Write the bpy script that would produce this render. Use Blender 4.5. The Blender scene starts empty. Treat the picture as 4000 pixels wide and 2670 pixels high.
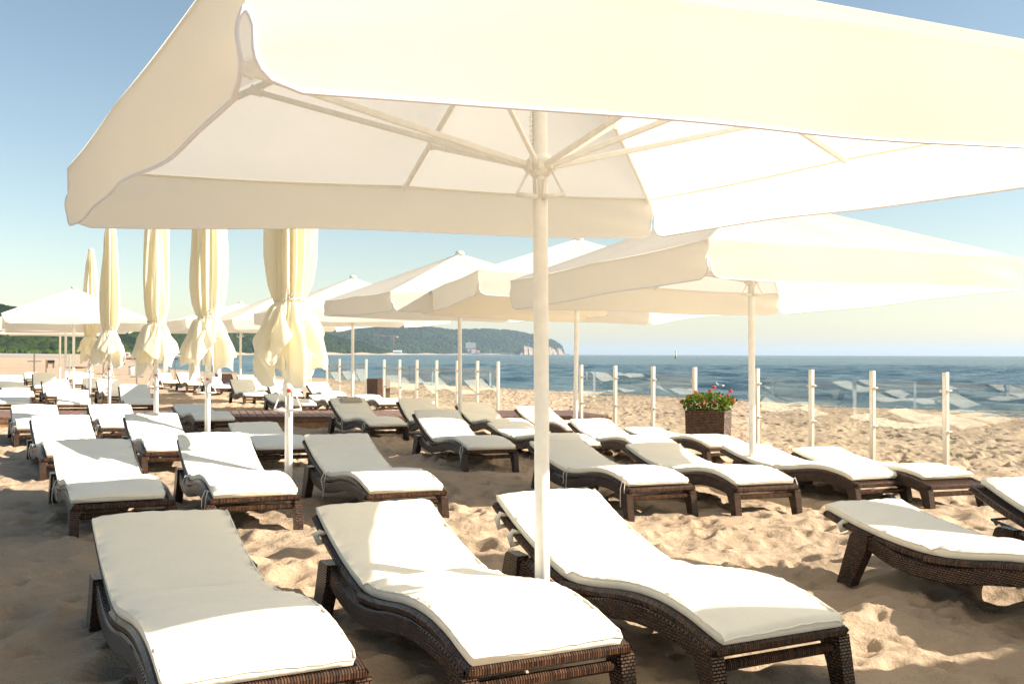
import bpy, math, random
import numpy as np
from mathutils import Vector, Matrix
R = math.radians
random.seed(7)
rng = np.random.default_rng(11)
sc = bpy.context.scene
C = sc.collection

# ------------------------------------------------------------------ camera
EYE = 1.30                       # eye height above the sand; the horizon is at this height
FPX = 3700.0 / 4000.0            # focal length in picture widths
cam = bpy.data.cameras.new("camera")
cam.sensor_width = 36.0
cam.lens = 36.0 * FPX
cam.clip_start = 0.05
cam.clip_end = 40000
co = bpy.data.objects.new("camera", cam)
C.objects.link(co)
sc.camera = co
_p = math.atan(48.4 / 3700.0)
_fw = Vector((0, math.cos(_p), math.sin(_p)))
_up0 = Vector((0, -math.sin(_p), math.cos(_p)))
_r0 = Vector((1, 0, 0))
_rt = (_r0 + 0.003 * _up0).normalized()
_up = (_up0 - 0.003 * _r0).normalized()
M = Matrix.Identity(4)
for i in range(3):
    M[i][0] = _rt[i]; M[i][1] = _up[i]; M[i][2] = -_fw[i]
M[2][3] = EYE
co.matrix_world = M

# ------------------------------------------------------------------ sky, sun, exposure
SUN_AZ = R(-5)                   # from +x towards +y
SUN_EL = R(29.5)
w = bpy.data.worlds.new("World"); sc.world = w; w.use_nodes = True
nt = w.node_tree
bg = nt.nodes["Background"]
sky = nt.nodes.new("ShaderNodeTexSky"); sky.sky_type = 'NISHITA'; sky.sun_disc = False
sky.sun_elevation = SUN_EL; sky.sun_rotation = R(90) - SUN_AZ
sky.altitude = 0; sky.air_density = 1.0; sky.dust_density = 0.6; sky.ozone_density = 2.2
wb = nt.nodes.new("ShaderNodeMix"); wb.data_type = 'RGBA'; wb.blend_type = 'MULTIPLY'; wb.inputs[0].default_value = 1.0
wb.inputs[7].default_value = (1.03, 0.92, 0.77, 1)      # the photograph's warm white balance
nt.links.new(sky.outputs[0], wb.inputs[6]); nt.links.new(wb.outputs[2], bg.inputs[0])
bg.inputs[1].default_value = 0.086
sl = bpy.data.lights.new("sun", 'SUN'); sl.energy = 5.0; sl.angle = R(0.5); sl.color = (1.0, 0.90, 0.78)
so = bpy.data.objects.new("sun", sl); C.objects.link(so)
sd = Vector((math.cos(SUN_EL) * math.cos(SUN_AZ), math.cos(SUN_EL) * math.sin(SUN_AZ), math.sin(SUN_EL)))
so.rotation_euler = (-sd).to_track_quat('-Z', 'Y').to_euler()
so.location = (20, 0, 30)
sc.view_settings.view_transform = 'Standard'
sc.view_settings.look = 'None'
sc.view_settings.exposure = 1.24
sc.view_settings.gamma = 1.0
sc.cycles.max_bounces = 10
sc.cycles.diffuse_bounces = 8
sc.cycles.transparent_max_bounces = 12

# ------------------------------------------------------------------ material helpers
def new_mat(name):
    m = bpy.data.materials.new(name); m.use_nodes = True
    t = m.node_tree; t.nodes.clear()
    out = t.nodes.new("ShaderNodeOutputMaterial")
    return m, t, out
def nd(t, typ, **kw):
    n = t.nodes.new(typ)
    for k, v in kw.items():
        if k in n.inputs: n.inputs[k].default_value = v
        else: setattr(n, k, v)
    return n
def ramp(t, fac, stops):
    r = t.nodes.new("ShaderNodeValToRGB")
    el = r.color_ramp.elements
    el[0].position, el[0].color = stops[0][0], (*stops[0][1], 1)
    el[1].position, el[1].color = stops[-1][0], (*stops[-1][1], 1)
    for p, c in stops[1:-1]:
        e = el.new(p); e.color = (*c, 1)
    t.links.new(fac, r.inputs[0])
    return r
def principled(name, col, rough=0.5, spec=0.5, metal=0.0, noise=0.0, nscale=8.0, bump=0.0, bscale=60.0):
    m, t, out = new_mat(name)
    b = nd(t, "ShaderNodeBsdfPrincipled", Roughness=rough, Metallic=metal)
    b.inputs["Specular IOR Level"].default_value = spec
    b.inputs["Base Color"].default_value = (*col, 1)
    tc = nd(t, "ShaderNodeTexCoord")
    if noise > 0:
        n = nd(t, "ShaderNodeTexNoise", Scale=nscale, Detail=4.0)
        t.links.new(tc.outputs["Object"], n.inputs["Vector"])
        r = ramp(t, n.outputs["Fac"], [(0.3, tuple(c * (1 - noise) for c in col)), (0.7, tuple(min(1, c * (1 + noise)) for c in col))])
        t.links.new(r.outputs[0], b.inputs["Base Color"])
    if bump > 0:
        n2 = nd(t, "ShaderNodeTexNoise", Scale=bscale, Detail=3.0)
        t.links.new(tc.outputs["Object"], n2.inputs["Vector"])
        bp = nd(t, "ShaderNodeBump", Strength=bump, Distance=0.01)
        t.links.new(n2.outputs["Fac"], bp.inputs["Height"])
        t.links.new(bp.outputs[0], b.inputs["Normal"])
    t.links.new(b.outputs[0], out.inputs[0])
    return m
def cloth_mat(name, col, trans, bump=0.15, tcol=None):
    m, t, out = new_mat(name)
    d = nd(t, "ShaderNodeBsdfDiffuse", Roughness=0.6)
    tr = nd(t, "ShaderNodeBsdfTranslucent")
    mx = nd(t, "ShaderNodeMixShader", Fac=trans)
    tc = nd(t, "ShaderNodeTexCoord")
    n = nd(t, "ShaderNodeTexNoise", Scale=1.7, Detail=5.0, Roughness=0.6)
    t.links.new(tc.outputs["Object"], n.inputs["Vector"])
    r = ramp(t, n.outputs["Fac"], [(0.3, tuple(c * 0.955 for c in col)), (0.65, col)])
    t.links.new(r.outputs[0], d.inputs[0])
    tr.inputs[0].default_value = (*(tcol or col), 1)
    wv = nd(t, "ShaderNodeTexNoise", Scale=9.0, Detail=6.0, Roughness=0.55)
    t.links.new(tc.outputs["Object"], wv.inputs["Vector"])
    bp = nd(t, "ShaderNodeBump", Strength=bump, Distance=0.02)
    t.links.new(wv.outputs["Fac"], bp.inputs["Height"])
    t.links.new(bp.outputs[0], d.inputs["Normal"]); t.links.new(bp.outputs[0], tr.inputs["Normal"])
    t.links.new(d.outputs[0], mx.inputs[1]); t.links.new(tr.outputs[0], mx.inputs[2])
    t.links.new(mx.outputs[0], out.inputs[0])
    return m
def wicker_mat(name, c1, c2, mortar, bw, rh, rot=0.0, rough=0.33, bump=0.9):
    m, t, out = new_mat(name)
    uv = nd(t, "ShaderNodeUVMap")
    mp = nd(t, "ShaderNodeMapping"); mp.inputs["Rotation"].default_value[2] = rot
    t.links.new(uv.outputs[0], mp.inputs[0])
    br = nd(t, "ShaderNodeTexBrick")
    br.offset = 0.5
    br.inputs["Scale"].default_value = 1.0
    br.inputs["Brick Width"].default_value = bw
    br.inputs["Row Height"].default_value = rh
    br.inputs["Mortar Size"].default_value = rh * 0.26
    br.inputs["Mortar Smooth"].default_value = 1.0
    br.inputs["Bias"].default_value = -0.1
    br.inputs["Color1"].default_value = (*c1, 1); br.inputs["Color2"].default_value = (*c2, 1)
    br.inputs["Mortar"].default_value = (*mortar, 1)
    t.links.new(mp.outputs[0], br.inputs["Vector"])
    n = nd(t, "ShaderNodeTexNoise", Scale=14.0, Detail=3.0)
    t.links.new(mp.outputs[0], n.inputs["Vector"])
    mix = nd(t, "ShaderNodeMix", data_type='RGBA', blend_type='MULTIPLY')
    mix.inputs[0].default_value = 0.7
    rr = ramp(t, n.outputs["Fac"], [(0.3, (0.55, 0.5, 0.48)), (0.7, (1.3, 1.2, 1.1))])
    t.links.new(br.outputs["Color"], mix.inputs[6]); t.links.new(rr.outputs[0], mix.inputs[7])
    b = nd(t, "ShaderNodeBsdfPrincipled", Roughness=rough)
    t.links.new(mix.outputs[2], b.inputs["Base Color"])
    inv = nd(t, "ShaderNodeMath", operation='SUBTRACT'); inv.inputs[0].default_value = 1.0
    t.links.new(br.outputs["Fac"], inv.inputs[1])
    bp = nd(t, "ShaderNodeBump", Strength=bump, Distance=0.011)
    t.links.new(inv.outputs[0], bp.inputs["Height"])
    t.links.new(bp.outputs[0], b.inputs["Normal"])
    t.links.new(b.outputs[0], out.inputs[0])
    return m

MAT = {}
MAT['weave'] = wicker_mat("brown_wicker_weave", (0.062, 0.033, 0.019), (0.115, 0.062, 0.036), (0.005, 0.003, 0.002), 0.021, 0.0125, rough=0.24, bump=1.0)
MAT['wrap'] = wicker_mat("brown_wicker_wrap", (0.035, 0.018, 0.011), (0.13, 0.066, 0.036), (0.007, 0.005, 0.003), 0.16, 0.0105, rot=R(90), rough=0.25)
MAT['planter'] = wicker_mat("planter_weave", (0.10, 0.056, 0.034), (0.17, 0.10, 0.065), (0.012, 0.007, 0.005), 0.050, 0.026, rough=0.22, bump=1.0)
MAT['cushion'] = cloth_mat("cream_cushion_fabric", (0.91, 0.86, 0.73), 0.0, bump=0.35)
MAT['canopy'] = cloth_mat("cream_canopy_cloth", (0.89, 0.86, 0.77), 0.46, bump=0.10, tcol=(0.94, 0.90, 0.80))
MAT['folded'] = cloth_mat("cream_folded_cloth", (0.91, 0.88, 0.76), 0.42, bump=0.25, tcol=(0.97, 0.90, 0.68))
MAT['trim'] = principled("white_piping", (0.80, 0.79, 0.82), 0.6)
MAT['pole'] = principled("white_painted_metal", (0.80, 0.79, 0.74), 0.32, noise=0.05, nscale=20)
MAT['alu'] = principled("brushed_aluminium", (0.74, 0.71, 0.64), 0.34, metal=0.85, noise=0.06, nscale=12)
MAT['steel'] = principled("steel", (0.55, 0.52, 0.47), 0.22, metal=0.9)
MAT['darkmetal'] = principled("dark_metal", (0.045, 0.035, 0.03), 0.4, metal=0.3)
MAT['strap'] = principled("ivory_strap", (0.72, 0.68, 0.58), 0.8)
MAT['red'] = principled("red_sticker", (0.75, 0.06, 0.05), 0.5)
MAT['pillow'] = cloth_mat("beige_pillow_fabric", (0.52, 0.47, 0.38), 0.0, bump=0.4)
MAT['soil'] = principled("dark_soil", (0.03, 0.022, 0.015), 0.9, noise=0.3, bump=0.5)
MAT['leaf'] = None
MAT['greypost'] = principled("weathered_grey_wood", (0.20, 0.165, 0.135), 0.8, noise=0.25, nscale=14, bump=0.4)
MAT['brownpost'] = principled("weathered_brown_wood", (0.16, 0.085, 0.05), 0.8, noise=0.25, nscale=14, bump=0.4)
MAT['white'] = principled("white_plaster", (0.78, 0.77, 0.74), 0.6, noise=0.06)
MAT['window'] = principled("dark_window", (0.10, 0.12, 0.13), 0.25)
MAT['crane'] = principled("crane_red_paint", (0.52, 0.20, 0.14), 0.5)
MAT['green_paint'] = principled("green_paint", (0.20, 0.27, 0.10), 0.5, noise=0.2)
MAT['cyan'] = principled("cyan_paint", (0.12, 0.38, 0.48), 0.5)

def leaf_mat(name, stops, scale=0.9, trans=0.25):
    m, t, out = new_mat(name)
    at = nd(t, "ShaderNodeAttribute"); at.attribute_name = "tint"
    r = ramp(t, at.outputs["Fac"], stops)
    d = nd(t, "ShaderNodeBsdfDiffuse"); tr = nd(t, "ShaderNodeBsdfTranslucent")
    g = nd(t, "ShaderNodeMixShader", Fac=trans)
    t.links.new(r.outputs[0], d.inputs[0]); t.links.new(r.outputs[0], tr.inputs[0])
    if scale > 0:
        tc = nd(t, "ShaderNodeTexCoord")
        n = nd(t, "ShaderNodeTexNoise", Scale=scale, Detail=8.0, Roughness=0.75)
        t.links.new(tc.outputs["Object"], n.inputs["Vector"])
        bp = nd(t, "ShaderNodeBump", Strength=1.0, Distance=2.5)
        t.links.new(n.outputs["Fac"], bp.inputs["Height"])
        t.links.new(bp.outputs[0], d.inputs["Normal"])
    t.links.new(d.outputs[0], g.inputs[1]); t.links.new(tr.outputs[0], g.inputs[2])
    t.links.new(g.outputs[0], out.inputs[0])
    return m
MAT['forest'] = leaf_mat("forest_foliage", [(0.0, (0.010, 0.020, 0.006)), (0.5, (0.030, 0.054, 0.014)), (0.85, (0.060, 0.095, 0.022)), (1.0, (0.09, 0.125, 0.04))])
MAT['bush'] = leaf_mat("dune_bush_foliage", [(0.0, (0.06, 0.11, 0.012)), (1.0, (0.13, 0.21, 0.025))])
MAT['leaf'] = leaf_mat("geranium_leaf", [(0.0, (0.05, 0.09, 0.012)), (1.0, (0.17, 0.24, 0.04))], scale=0)
MAT['petal'] = leaf_mat("geranium_petal", [(0.0, (0.62, 0.05, 0.04)), (1.0, (0.85, 0.16, 0.12))], scale=0)

def sand_mat():
    m, t, out = new_mat("beach_sand")
    b = nd(t, "ShaderNodeBsdfPrincipled", Roughness=0.95)
    b.inputs["Specular IOR Level"].default_value = 0.15
    ge = nd(t, "ShaderNodeNewGeometry")
    n1 = nd(t, "ShaderNodeTexNoise", Scale=0.8, Detail=6.0, Roughness=0.6)
    n2 = nd(t, "ShaderNodeTexNoise", Scale=260.0, Detail=2.0)
    for n in (n1, n2): t.links.new(ge.outputs["Position"], n.inputs["Vector"])
    n9 = nd(t, "ShaderNodeTexNoise", Scale=0.06, Detail=5.0, Roughness=0.7); t.links.new(ge.outputs["Position"], n9.inputs["Vector"])
    av = nd(t, "ShaderNodeMath", operation='ADD'); t.links.new(n1.outputs["Fac"], av.inputs[0]); t.links.new(n9.outputs["Fac"], av.inputs[1])
    hv = nd(t, "ShaderNodeMath", operation='MULTIPLY'); hv.inputs[1].default_value = 0.5; t.links.new(av.outputs[0], hv.inputs[0])
    r1 = ramp(t, hv.outputs[0], [(0.36, (0.42, 0.31, 0.205)), (0.64, (0.55, 0.42, 0.29))])
    r2 = ramp(t, n2.outputs["Fac"], [(0.25, (0.72, 0.70, 0.68)), (0.5, (1, 1, 1)), (0.8, (1.18, 1.18, 1.16))])
    mx = nd(t, "ShaderNodeMix", data_type='RGBA', blend_type='MULTIPLY'); mx.inputs[0].default_value = 0.8
    t.links.new(r1.outputs[0], mx.inputs[6]); t.links.new(r2.outputs[0], mx.inputs[7])
    # dark specks: seaweed crumbs and bits of wood
    v = nd(t, "ShaderNodeTexVoronoi", Scale=2.6, Randomness=1.0)
    t.links.new(ge.outputs["Position"], v.inputs["Vector"])
    sp = nd(t, "ShaderNodeMath", operation='LESS_THAN'); sp.inputs[1].default_value = 0.022
    t.links.new(v.outputs["Distance"], sp.inputs[0])
    mx2 = nd(t, "ShaderNodeMix", data_type='RGBA'); mx2.inputs[7].default_value = (0.06, 0.035, 0.02, 1)
    t.links.new(sp.outputs[0], mx2.inputs[0]); t.links.new(mx.outputs[2], mx2.inputs[6])
    # wet sand close to the water level
    sep = nd(t, "ShaderNodeSeparateXYZ"); t.links.new(ge.outputs["Position"], sep.inputs[0])
    wr = nd(t, "ShaderNodeMapRange"); wr.inputs[1].default_value = -0.37; wr.inputs[2].default_value = -0.335
    wr.inputs[3].default_value = 0.45; wr.inputs[4].default_value = 0.0
    t.links.new(sep.outputs[2], wr.inputs[0])
    mx3 = nd(t, "ShaderNodeMix", data_type='RGBA'); mx3.inputs[7].default_value = (0.17, 0.12, 0.08, 1)
    t.links.new(wr.outputs[0], mx3.inputs[0]); t.links.new(mx2.outputs[2], mx3.inputs[6])
    t.links.new(mx3.outputs[2], b.inputs["Base Color"])
    nb = nd(t, "ShaderNodeTexNoise", Scale=9.0, Detail=9.0, Roughness=0.68)
    t.links.new(ge.outputs["Position"], nb.inputs["Vector"])
    mp = nd(t, "ShaderNodeMapping"); mp.inputs["Rotation"].default_value[2] = R(-22); mp.inputs["Scale"].default_value = (1.0, 5.0, 1)
    t.links.new(ge.outputs["Position"], mp.inputs[0])
    nr = nd(t, "ShaderNodeTexNoise", Scale=7.0, Detail=3.0, Distortion=0.6)
    t.links.new(mp.outputs[0], nr.inputs["Vector"])
    ad = nd(t, "ShaderNodeMath", operation='MULTIPLY_ADD'); ad.inputs[1].default_value = 0.35
    t.links.new(nr.outputs["Fac"], ad.inputs[0]); t.links.new(nb.outputs["Fac"], ad.inputs[2])
    b1 = nd(t, "ShaderNodeBump", Strength=1.0, Distance=0.045); t.links.new(ad.outputs[0], b1.inputs["Height"])
    b2 = nd(t, "ShaderNodeBump", Strength=0.5, Distance=0.004); t.links.new(n2.outputs["Fac"], b2.inputs["Height"])
    t.links.new(b1.outputs[0], b2.inputs["Normal"]); t.links.new(b2.outputs[0], b.inputs["Normal"])
    t.links.new(b.outputs[0], out.inputs[0])
    return m
def water_mat():
    m, t, out = new_mat("sea_water")
    b = nd(t, "ShaderNodeBsdfPrincipled", Roughness=0.16, IOR=1.33)
    b.inputs["Specular IOR Level"].default_value = 0.30
    ge = nd(t, "ShaderNodeNewGeometry")
    def streak(sx, sy, det):
        q = nd(t, "ShaderNodeMapping"); q.inputs["Scale"].default_value = (sx, sy, 1); q.inputs["Rotation"].default_value[2] = R(4)
        t.links.new(ge.outputs["Position"], q.inputs[0])
        k = nd(t, "ShaderNodeTexNoise", Scale=1.0, Detail=det, Roughness=0.6); t.links.new(q.outputs[0], k.inputs["Vector"]); return k
    k1 = streak(0.55, 0.16, 4.0); k2 = streak(0.12, 0.022, 4.0); k3 = streak(0.02, 0.003, 3.0)
    s1 = nd(t, "ShaderNodeMath", operation='ADD'); s2 = nd(t, "ShaderNodeMath", operation='ADD')
    t.links.new(k1.outputs["Fac"], s1.inputs[0]); t.links.new(k2.outputs["Fac"], s1.inputs[1])
    t.links.new(s1.outputs[0], s2.inputs[0]); t.links.new(k3.outputs["Fac"], s2.inputs[1])
    dv = nd(t, "ShaderNodeMath", operation='DIVIDE'); dv.inputs[1].default_value = 3.0; t.links.new(s2.outputs[0], dv.inputs[0])
    r = ramp(t, dv.outputs[0], [(0.40, (0.026, 0.078, 0.112)), (0.50, (0.044, 0.115, 0.155)), (0.60, (0.070, 0.155, 0.195))])  # light and dark of rippled water painted into the base colour as streaks
    t.links.new(r.outputs[0], b.inputs["Base Color"])
    mp = nd(t, "ShaderNodeMapping"); mp.inputs["Rotation"].default_value[2] = R(18); mp.inputs["Scale"].default_value = (0.40, 1.0, 1)
    t.links.new(ge.outputs["Position"], mp.inputs[0])
    a = nd(t, "ShaderNodeTexNoise", Scale=0.75, Detail=9.0, Roughness=0.66, Distortion=0.2)
    c = nd(t, "ShaderNodeTexNoise", Scale=0.22, Detail=3.0, Roughness=0.5)
    t.links.new(mp.outputs[0], a.inputs["Vector"]); t.links.new(mp.outputs[0], c.inputs["Vector"])
    b1 = nd(t, "ShaderNodeBump", Strength=1.0, Distance=1.1); t.links.new(a.outputs["Fac"], b1.inputs["Height"])
    b2 = nd(t, "ShaderNodeBump", Strength=0.6, Distance=0.35); t.links.new(c.outputs["Fac"], b2.inputs["Height"])
    t.links.new(b2.outputs[0], b1.inputs["Normal"]); t.links.new(b1.outputs[0], b.inputs["Normal"])
    t.links.new(b.outputs[0], out.inputs[0])
    return m
def deck_mat():
    m, t, out = new_mat("deck_boards")
    b = nd(t, "ShaderNodeBsdfPrincipled", Roughness=0.6)
    tc = nd(t, "ShaderNodeTexCoord")
    mp = nd(t, "ShaderNodeMapping"); mp.inputs["Scale"].default_value = (3.0, 0.4, 3)
    t.links.new(tc.outputs["Object"], mp.inputs[0])
    n = nd(t, "ShaderNodeTexNoise", Scale=5.0, Detail=6.0); t.links.new(mp.outputs[0], n.inputs["Vector"])
    r = ramp(t, n.outputs["Fac"], [(0.25, (0.10, 0.05, 0.035)), (0.75, (0.24, 0.135, 0.095))])
    t.links.new(r.outputs[0], b.inputs["Base Color"]); t.links.new(b.outputs[0], out.inputs[0])
    return m
def glass_mat():
    m, t, out = new_mat("windbreak_glass")
    tr = nd(t, "ShaderNodeBsdfTransparent"); tr.inputs[0].default_value = (0.93, 0.95, 0.94, 1)
    g = nd(t, "ShaderNodeBsdfGlossy", Roughness=0.0); g.inputs[0].default_value = (1, 1, 1, 1)
    f = nd(t, "ShaderNodeFresnel", IOR=1.5)
    ma = nd(t, "ShaderNodeMath", operation='MULTIPLY'); ma.inputs[1].default_value = 1.0; ma.use_clamp = True; mi = nd(t, "ShaderNodeMath", operation='MINIMUM'); mi.inputs[1].default_value = 0.09; t.links.new(ma.outputs[0], mi.inputs[0])
    t.links.new(f.outputs[0], ma.inputs[0])
    mx = nd(t, "ShaderNodeMixShader"); t.links.new(mi.outputs[0], mx.inputs[0])
    t.links.new(tr.outputs[0], mx.inputs[1]); t.links.new(g.outputs[0], mx.inputs[2]); t.links.new(mx.outputs[0], out.inputs[0])
    return m
MAT['sand'] = sand_mat(); MAT['water'] = water_mat(); MAT['deck'] = deck_mat(); MAT['glass'] = glass_mat()
MAT['beam'] = principled("deck_beam_wood", (0.30, 0.17, 0.075), 0.7, noise=0.3, nscale=9, bump=0.3)
MAT['cliff'] = principled("sandy_cliff", (0.25, 0.19, 0.13), 0.9, noise=0.5, nscale=0.05, bump=1.0, bscale=0.2)
MAT['hill'] = principled("hill_floor", (0.03, 0.05, 0.015), 0.95)
MAT['path'] = principled("pale_paving", (0.36, 0.33, 0.31), 0.8, noise=0.08, nscale=0.3)

# ------------------------------------------------------------------ mesh helpers
def box_uv(me):
    nl = len(me.loops)
    if nl == 0: return
    uv = me.uv_layers.new(name="UVMap")
    vi = np.empty(nl, np.int32); me.loops.foreach_get("vertex_index", vi)
    cos = np.empty(len(me.vertices) * 3, np.float32); me.vertices.foreach_get("co", cos); cos = cos.reshape(-1, 3)
    npo = len(me.polygons)
    nr = np.empty(npo * 3, np.float32); me.polygons.foreach_get("normal", nr); nr = np.abs(nr.reshape(-1, 3))
    lt = np.empty(npo, np.int32); me.polygons.foreach_get("loop_total", lt)
    ax = np.repeat(nr.argmax(1), lt)
    p = cos[vi]
    u = np.where(ax == 0, p[:, 1], p[:, 0]); v = np.where(ax == 2, p[:, 1], p[:, 2])
    u = np.where(ax == 2, p[:, 0], u)
    uv.data.foreach_set("uv", np.stack([u, v], 1).astype(np.float32).ravel())
class MB:
    """collects shapes of ONE part"""
    def __init__(s): s.v = []; s.f = []; s.mi = []
    def add(s, vs, fs, mi=0):
        b = len(s.v); s.v += [tuple(v) for v in vs]; s.f += [tuple(i + b for i in f) for f in fs]; s.mi += [mi] * len(fs)
    def box(s, c, d, rot=None, bev=0.0, mi=0):
        x, y, z = d[0] / 2, d[1] / 2, d[2] / 2
        if bev > 0:
            vs = []; b = min(bev, x * .9, y * .9, z * .9)
            # bevelled box through an extruded octagon in the two larger axes is enough here
            pts = [(-x + b, -y), (x - b, -y), (x, -y + b), (x, y - b), (x - b, y), (-x + b, y), (-x, y - b), (-x, -y + b)]
            ins = [(px * (x - b) / x, py * (y - b) / y) for px, py in pts]
            rings = [[(p[0], p[1], -z) for p in ins], [(p[0], p[1], -z + b) for p in pts], [(p[0], p[1], z - b) for p in pts], [(p[0], p[1], z) for p in ins]]
            for rg in rings: vs += rg
            fs = [tuple(reversed(range(8))), tuple(range(24, 32))]
            for k in range(3):
                for i in range(8):
                    j = (i + 1) % 8; fs.append((k * 8 + i, k * 8 + j, k * 8 + 8 + j, k * 8 + 8 + i))
        else:
            vs = [(-x, -y, -z), (x, -y, -z), (x, y, -z), (-x, y, -z), (-x, -y, z), (x, -y, z), (x, y, z), (-x, y, z)]
            fs = [(3, 2, 1, 0), (4, 5, 6, 7), (0, 1, 5, 4), (1, 2, 6, 5), (2, 3, 7, 6), (3, 0, 4, 7)]
        vs = [Vector(v) for v in vs]
        if rot is not None: vs = [rot @ v for v in vs]
        c = Vector(c); s.add([v + c for v in vs], fs, mi)
    def bar(s, a, b, wx, wy, up=(0, 0, 1), mi=0, bev=0.0):
        a, b = Vector(a), Vector(b); d = b - a; L = d.length; z = d.normalized()
        x = Vector(up).cross(z)
        if x.length < 1e-4: x = Vector((1, 0, 0)).cross(z)
        x.normalize(); y = z.cross(x)
        rot = Matrix((x, y, z)).transposed()
        s.box((a + b) / 2, (wx, wy, L), rot, bev, mi)
    def tube(s, pts, r, n=10, cap=True, mi=0):
        pts = [Vector(p) for p in pts]; rs = r if isinstance(r, (list, tuple)) else [r] * len(pts)
        base = len(s.v); prev = None
        for i, p in enumerate(pts):
            d = (pts[min(i + 1, len(pts) - 1)] - pts[max(i - 1, 0)]).normalized()
            if prev is None:
                x = d.orthogonal().normalized()
            else:
                x = (prev - d * prev.dot(d)).normalized()
            prev = x; y = d.cross(x)
            for k in range(n):
                a = 2 * math.pi * k / n
                s.v.append(tuple(p + (x * math.cos(a) + y * math.sin(a)) * rs[i]))
        for i in range(len(pts) - 1):
            for k in range(n):
                j = (k + 1) % n
                s.f.append((base + i * n + k, base + i * n + j, base + (i + 1) * n + j, base + (i + 1) * n + k)); s.mi.append(mi)
        if cap:
            s.f.append(tuple(base + k for k in reversed(range(n)))); s.mi.append(mi)
            e = base + (len(pts) - 1) * n
            s.f.append(tuple(e + k for k in range(n))); s.mi.append(mi)
    def prism(s, poly, x0, x1, mi=0):
        """outline in the y-z plane pushed out along x"""
        n = len(poly)
        vs = [(x0, y, z) for y, z in poly] + [(x1, y, z) for y, z in poly]
        fs = [tuple(range(n)), tuple(reversed(range(n, 2 * n)))] + [((i + 1) % n, i, n + i, n + (i + 1) % n) for i in range(n)]
        s.add(vs, fs, mi)
    def strip(s, top, bot, x0, x1, mi=0, r=0.008):
        """a band between two curves in the y-z plane, rounded over its long edges"""
        n = len(top); base = len(s.v); xs = [x0, x0 + r, x1 - r, x1] if x1 > x0 else [x0, x0 - r, x1 + r, x1]
        for (ty, tz), (by, bz) in zip(top, bot):
            ring = [(xs[0], by, bz + r), (xs[1], by, bz), (xs[2], by, bz), (xs[3], by, bz + r), (xs[3], ty, tz - r), (xs[2], ty, tz), (xs[1], ty, tz), (xs[0], ty, tz - r)]
            s.v += ring
        for i in range(n - 1):
            for k in range(8):
                j = (k + 1) % 8
                s.f.append((base + i * 8 + k, base + i * 8 + j, base + (i + 1) * 8 + j, base + (i + 1) * 8 + k)); s.mi.append(mi)
        s.f.append(tuple(base + k for k in reversed(range(8)))); s.mi.append(mi)
        s.f.append(tuple(base + (n - 1) * 8 + k for k in range(8))); s.mi.append(mi)
    def mesh(s, name, mats, smooth=False, fixn=True):
        me = bpy.data.meshes.new(name); me.from_pydata(s.v, [], s.f); me.update()
        if fixn:
            import bmesh
            bm = bmesh.new(); bm.from_mesh(me); bmesh.ops.recalc_face_normals(bm, faces=bm.faces); bm.to_mesh(me); bm.free()
        for m in (mats if isinstance(mats, (list, tuple)) else [mats]): me.materials.append(m)
        if isinstance(mats, (list, tuple)) and len(mats) > 1: me.polygons.foreach_set("material_index", s.mi)
        if smooth: me.polygons.foreach_set("use_smooth", [True] * len(me.polygons))
        box_uv(me)
        return me
    def build(s, name, mats, parent=None, smooth=False, fixn=True):
        return link(name, s.mesh(name, mats, smooth, fixn), parent)
def link(name, me, parent=None):
    o = bpy.data.objects.new(name, me); C.objects.link(o)
    if parent is not None: o.parent = parent
    return o
def grid_mesh(name, P, mats, smooth=True, closed_u=False):
    """P: (nu, nv, 3) array"""
    nu, nv = P.shape[:2]
    me = bpy.data.meshes.new(name)
    ii = np.arange(nu if closed_u else nu - 1)[:, None]; jj = np.arange(nv - 1)[None, :]
    i2 = (ii + 1) % nu
    q = np.stack([ii * nv + jj, i2 * nv + jj, i2 * nv + jj + 1, ii * nv + jj + 1], -1).reshape(-1, 4)
    me.vertices.add(nu * nv); me.vertices.foreach_set("co", P.astype(np.float32).ravel())
    me.loops.add(len(q) * 4); me.loops.foreach_set("vertex_index", q.astype(np.int32).ravel())
    me.polygons.add(len(q)); me.polygons.foreach_set("loop_start", np.arange(0, len(q) * 4, 4, dtype=np.int32))
    me.update(calc_edges=True); me.validate()
    if smooth: me.polygons.foreach_set("use_smooth", np.ones(len(me.polygons), bool))
    for m in (mats if isinstance(mats, (list, tuple)) else [mats]): me.materials.append(m)
    return me
def tag(o, label=None, cat=None, group=None, kind=None):
    if label: o["label"] = label
    if cat: o["category"] = cat
    if group: o["group"] = group
    if kind: o["kind"] = kind
    return o
def thing(name, label, cat, loc=(0, 0, 0), rotz=0.0, group=None):
    o = bpy.data.objects.new(name, None); C.objects.link(o); o.location = loc; o.rotation_euler = (0, 0, rotz)
    o.empty_display_size = 0.2
    return tag(o, label, cat, group)

# ------------------------------------------------------------------ terrain
SEA = EYE - 1.68
SHORE = np.array([(160, -120), (45, -5), (15.1, 27.9), (9, 34.5), (-0.57, 47.9), (-13.5, 65.4), (-37.3, 103.6), (-148, 365), (-336, 1243), (-420, 2300), (-150, 3500), (190, 3850), (212, 4000), (150, 4300), (-800, 6500), (-3000, 12000)], float)
def shore_dist(x, y):
    """distance to the waterline, positive on land"""
    best = np.full(x.shape, 1e18); sg = np.ones(x.shape)
    for a, b in zip(SHORE[:-1], SHORE[1:]):
        d = b - a; L2 = d @ d
        t = np.clip(((x - a[0]) * d[0] + (y - a[1]) * d[1]) / L2, 0, 1)
        dx = x - (a[0] + t * d[0]); dy = y - (a[1] + t * d[1]); q = dx * dx + dy * dy
        cr = d[0] * dy - d[1] * dx
        m = q < best
        best = np.where(m, q, best); sg = np.where(m, np.sign(cr), sg)
    return np.sqrt(best) * sg
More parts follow.
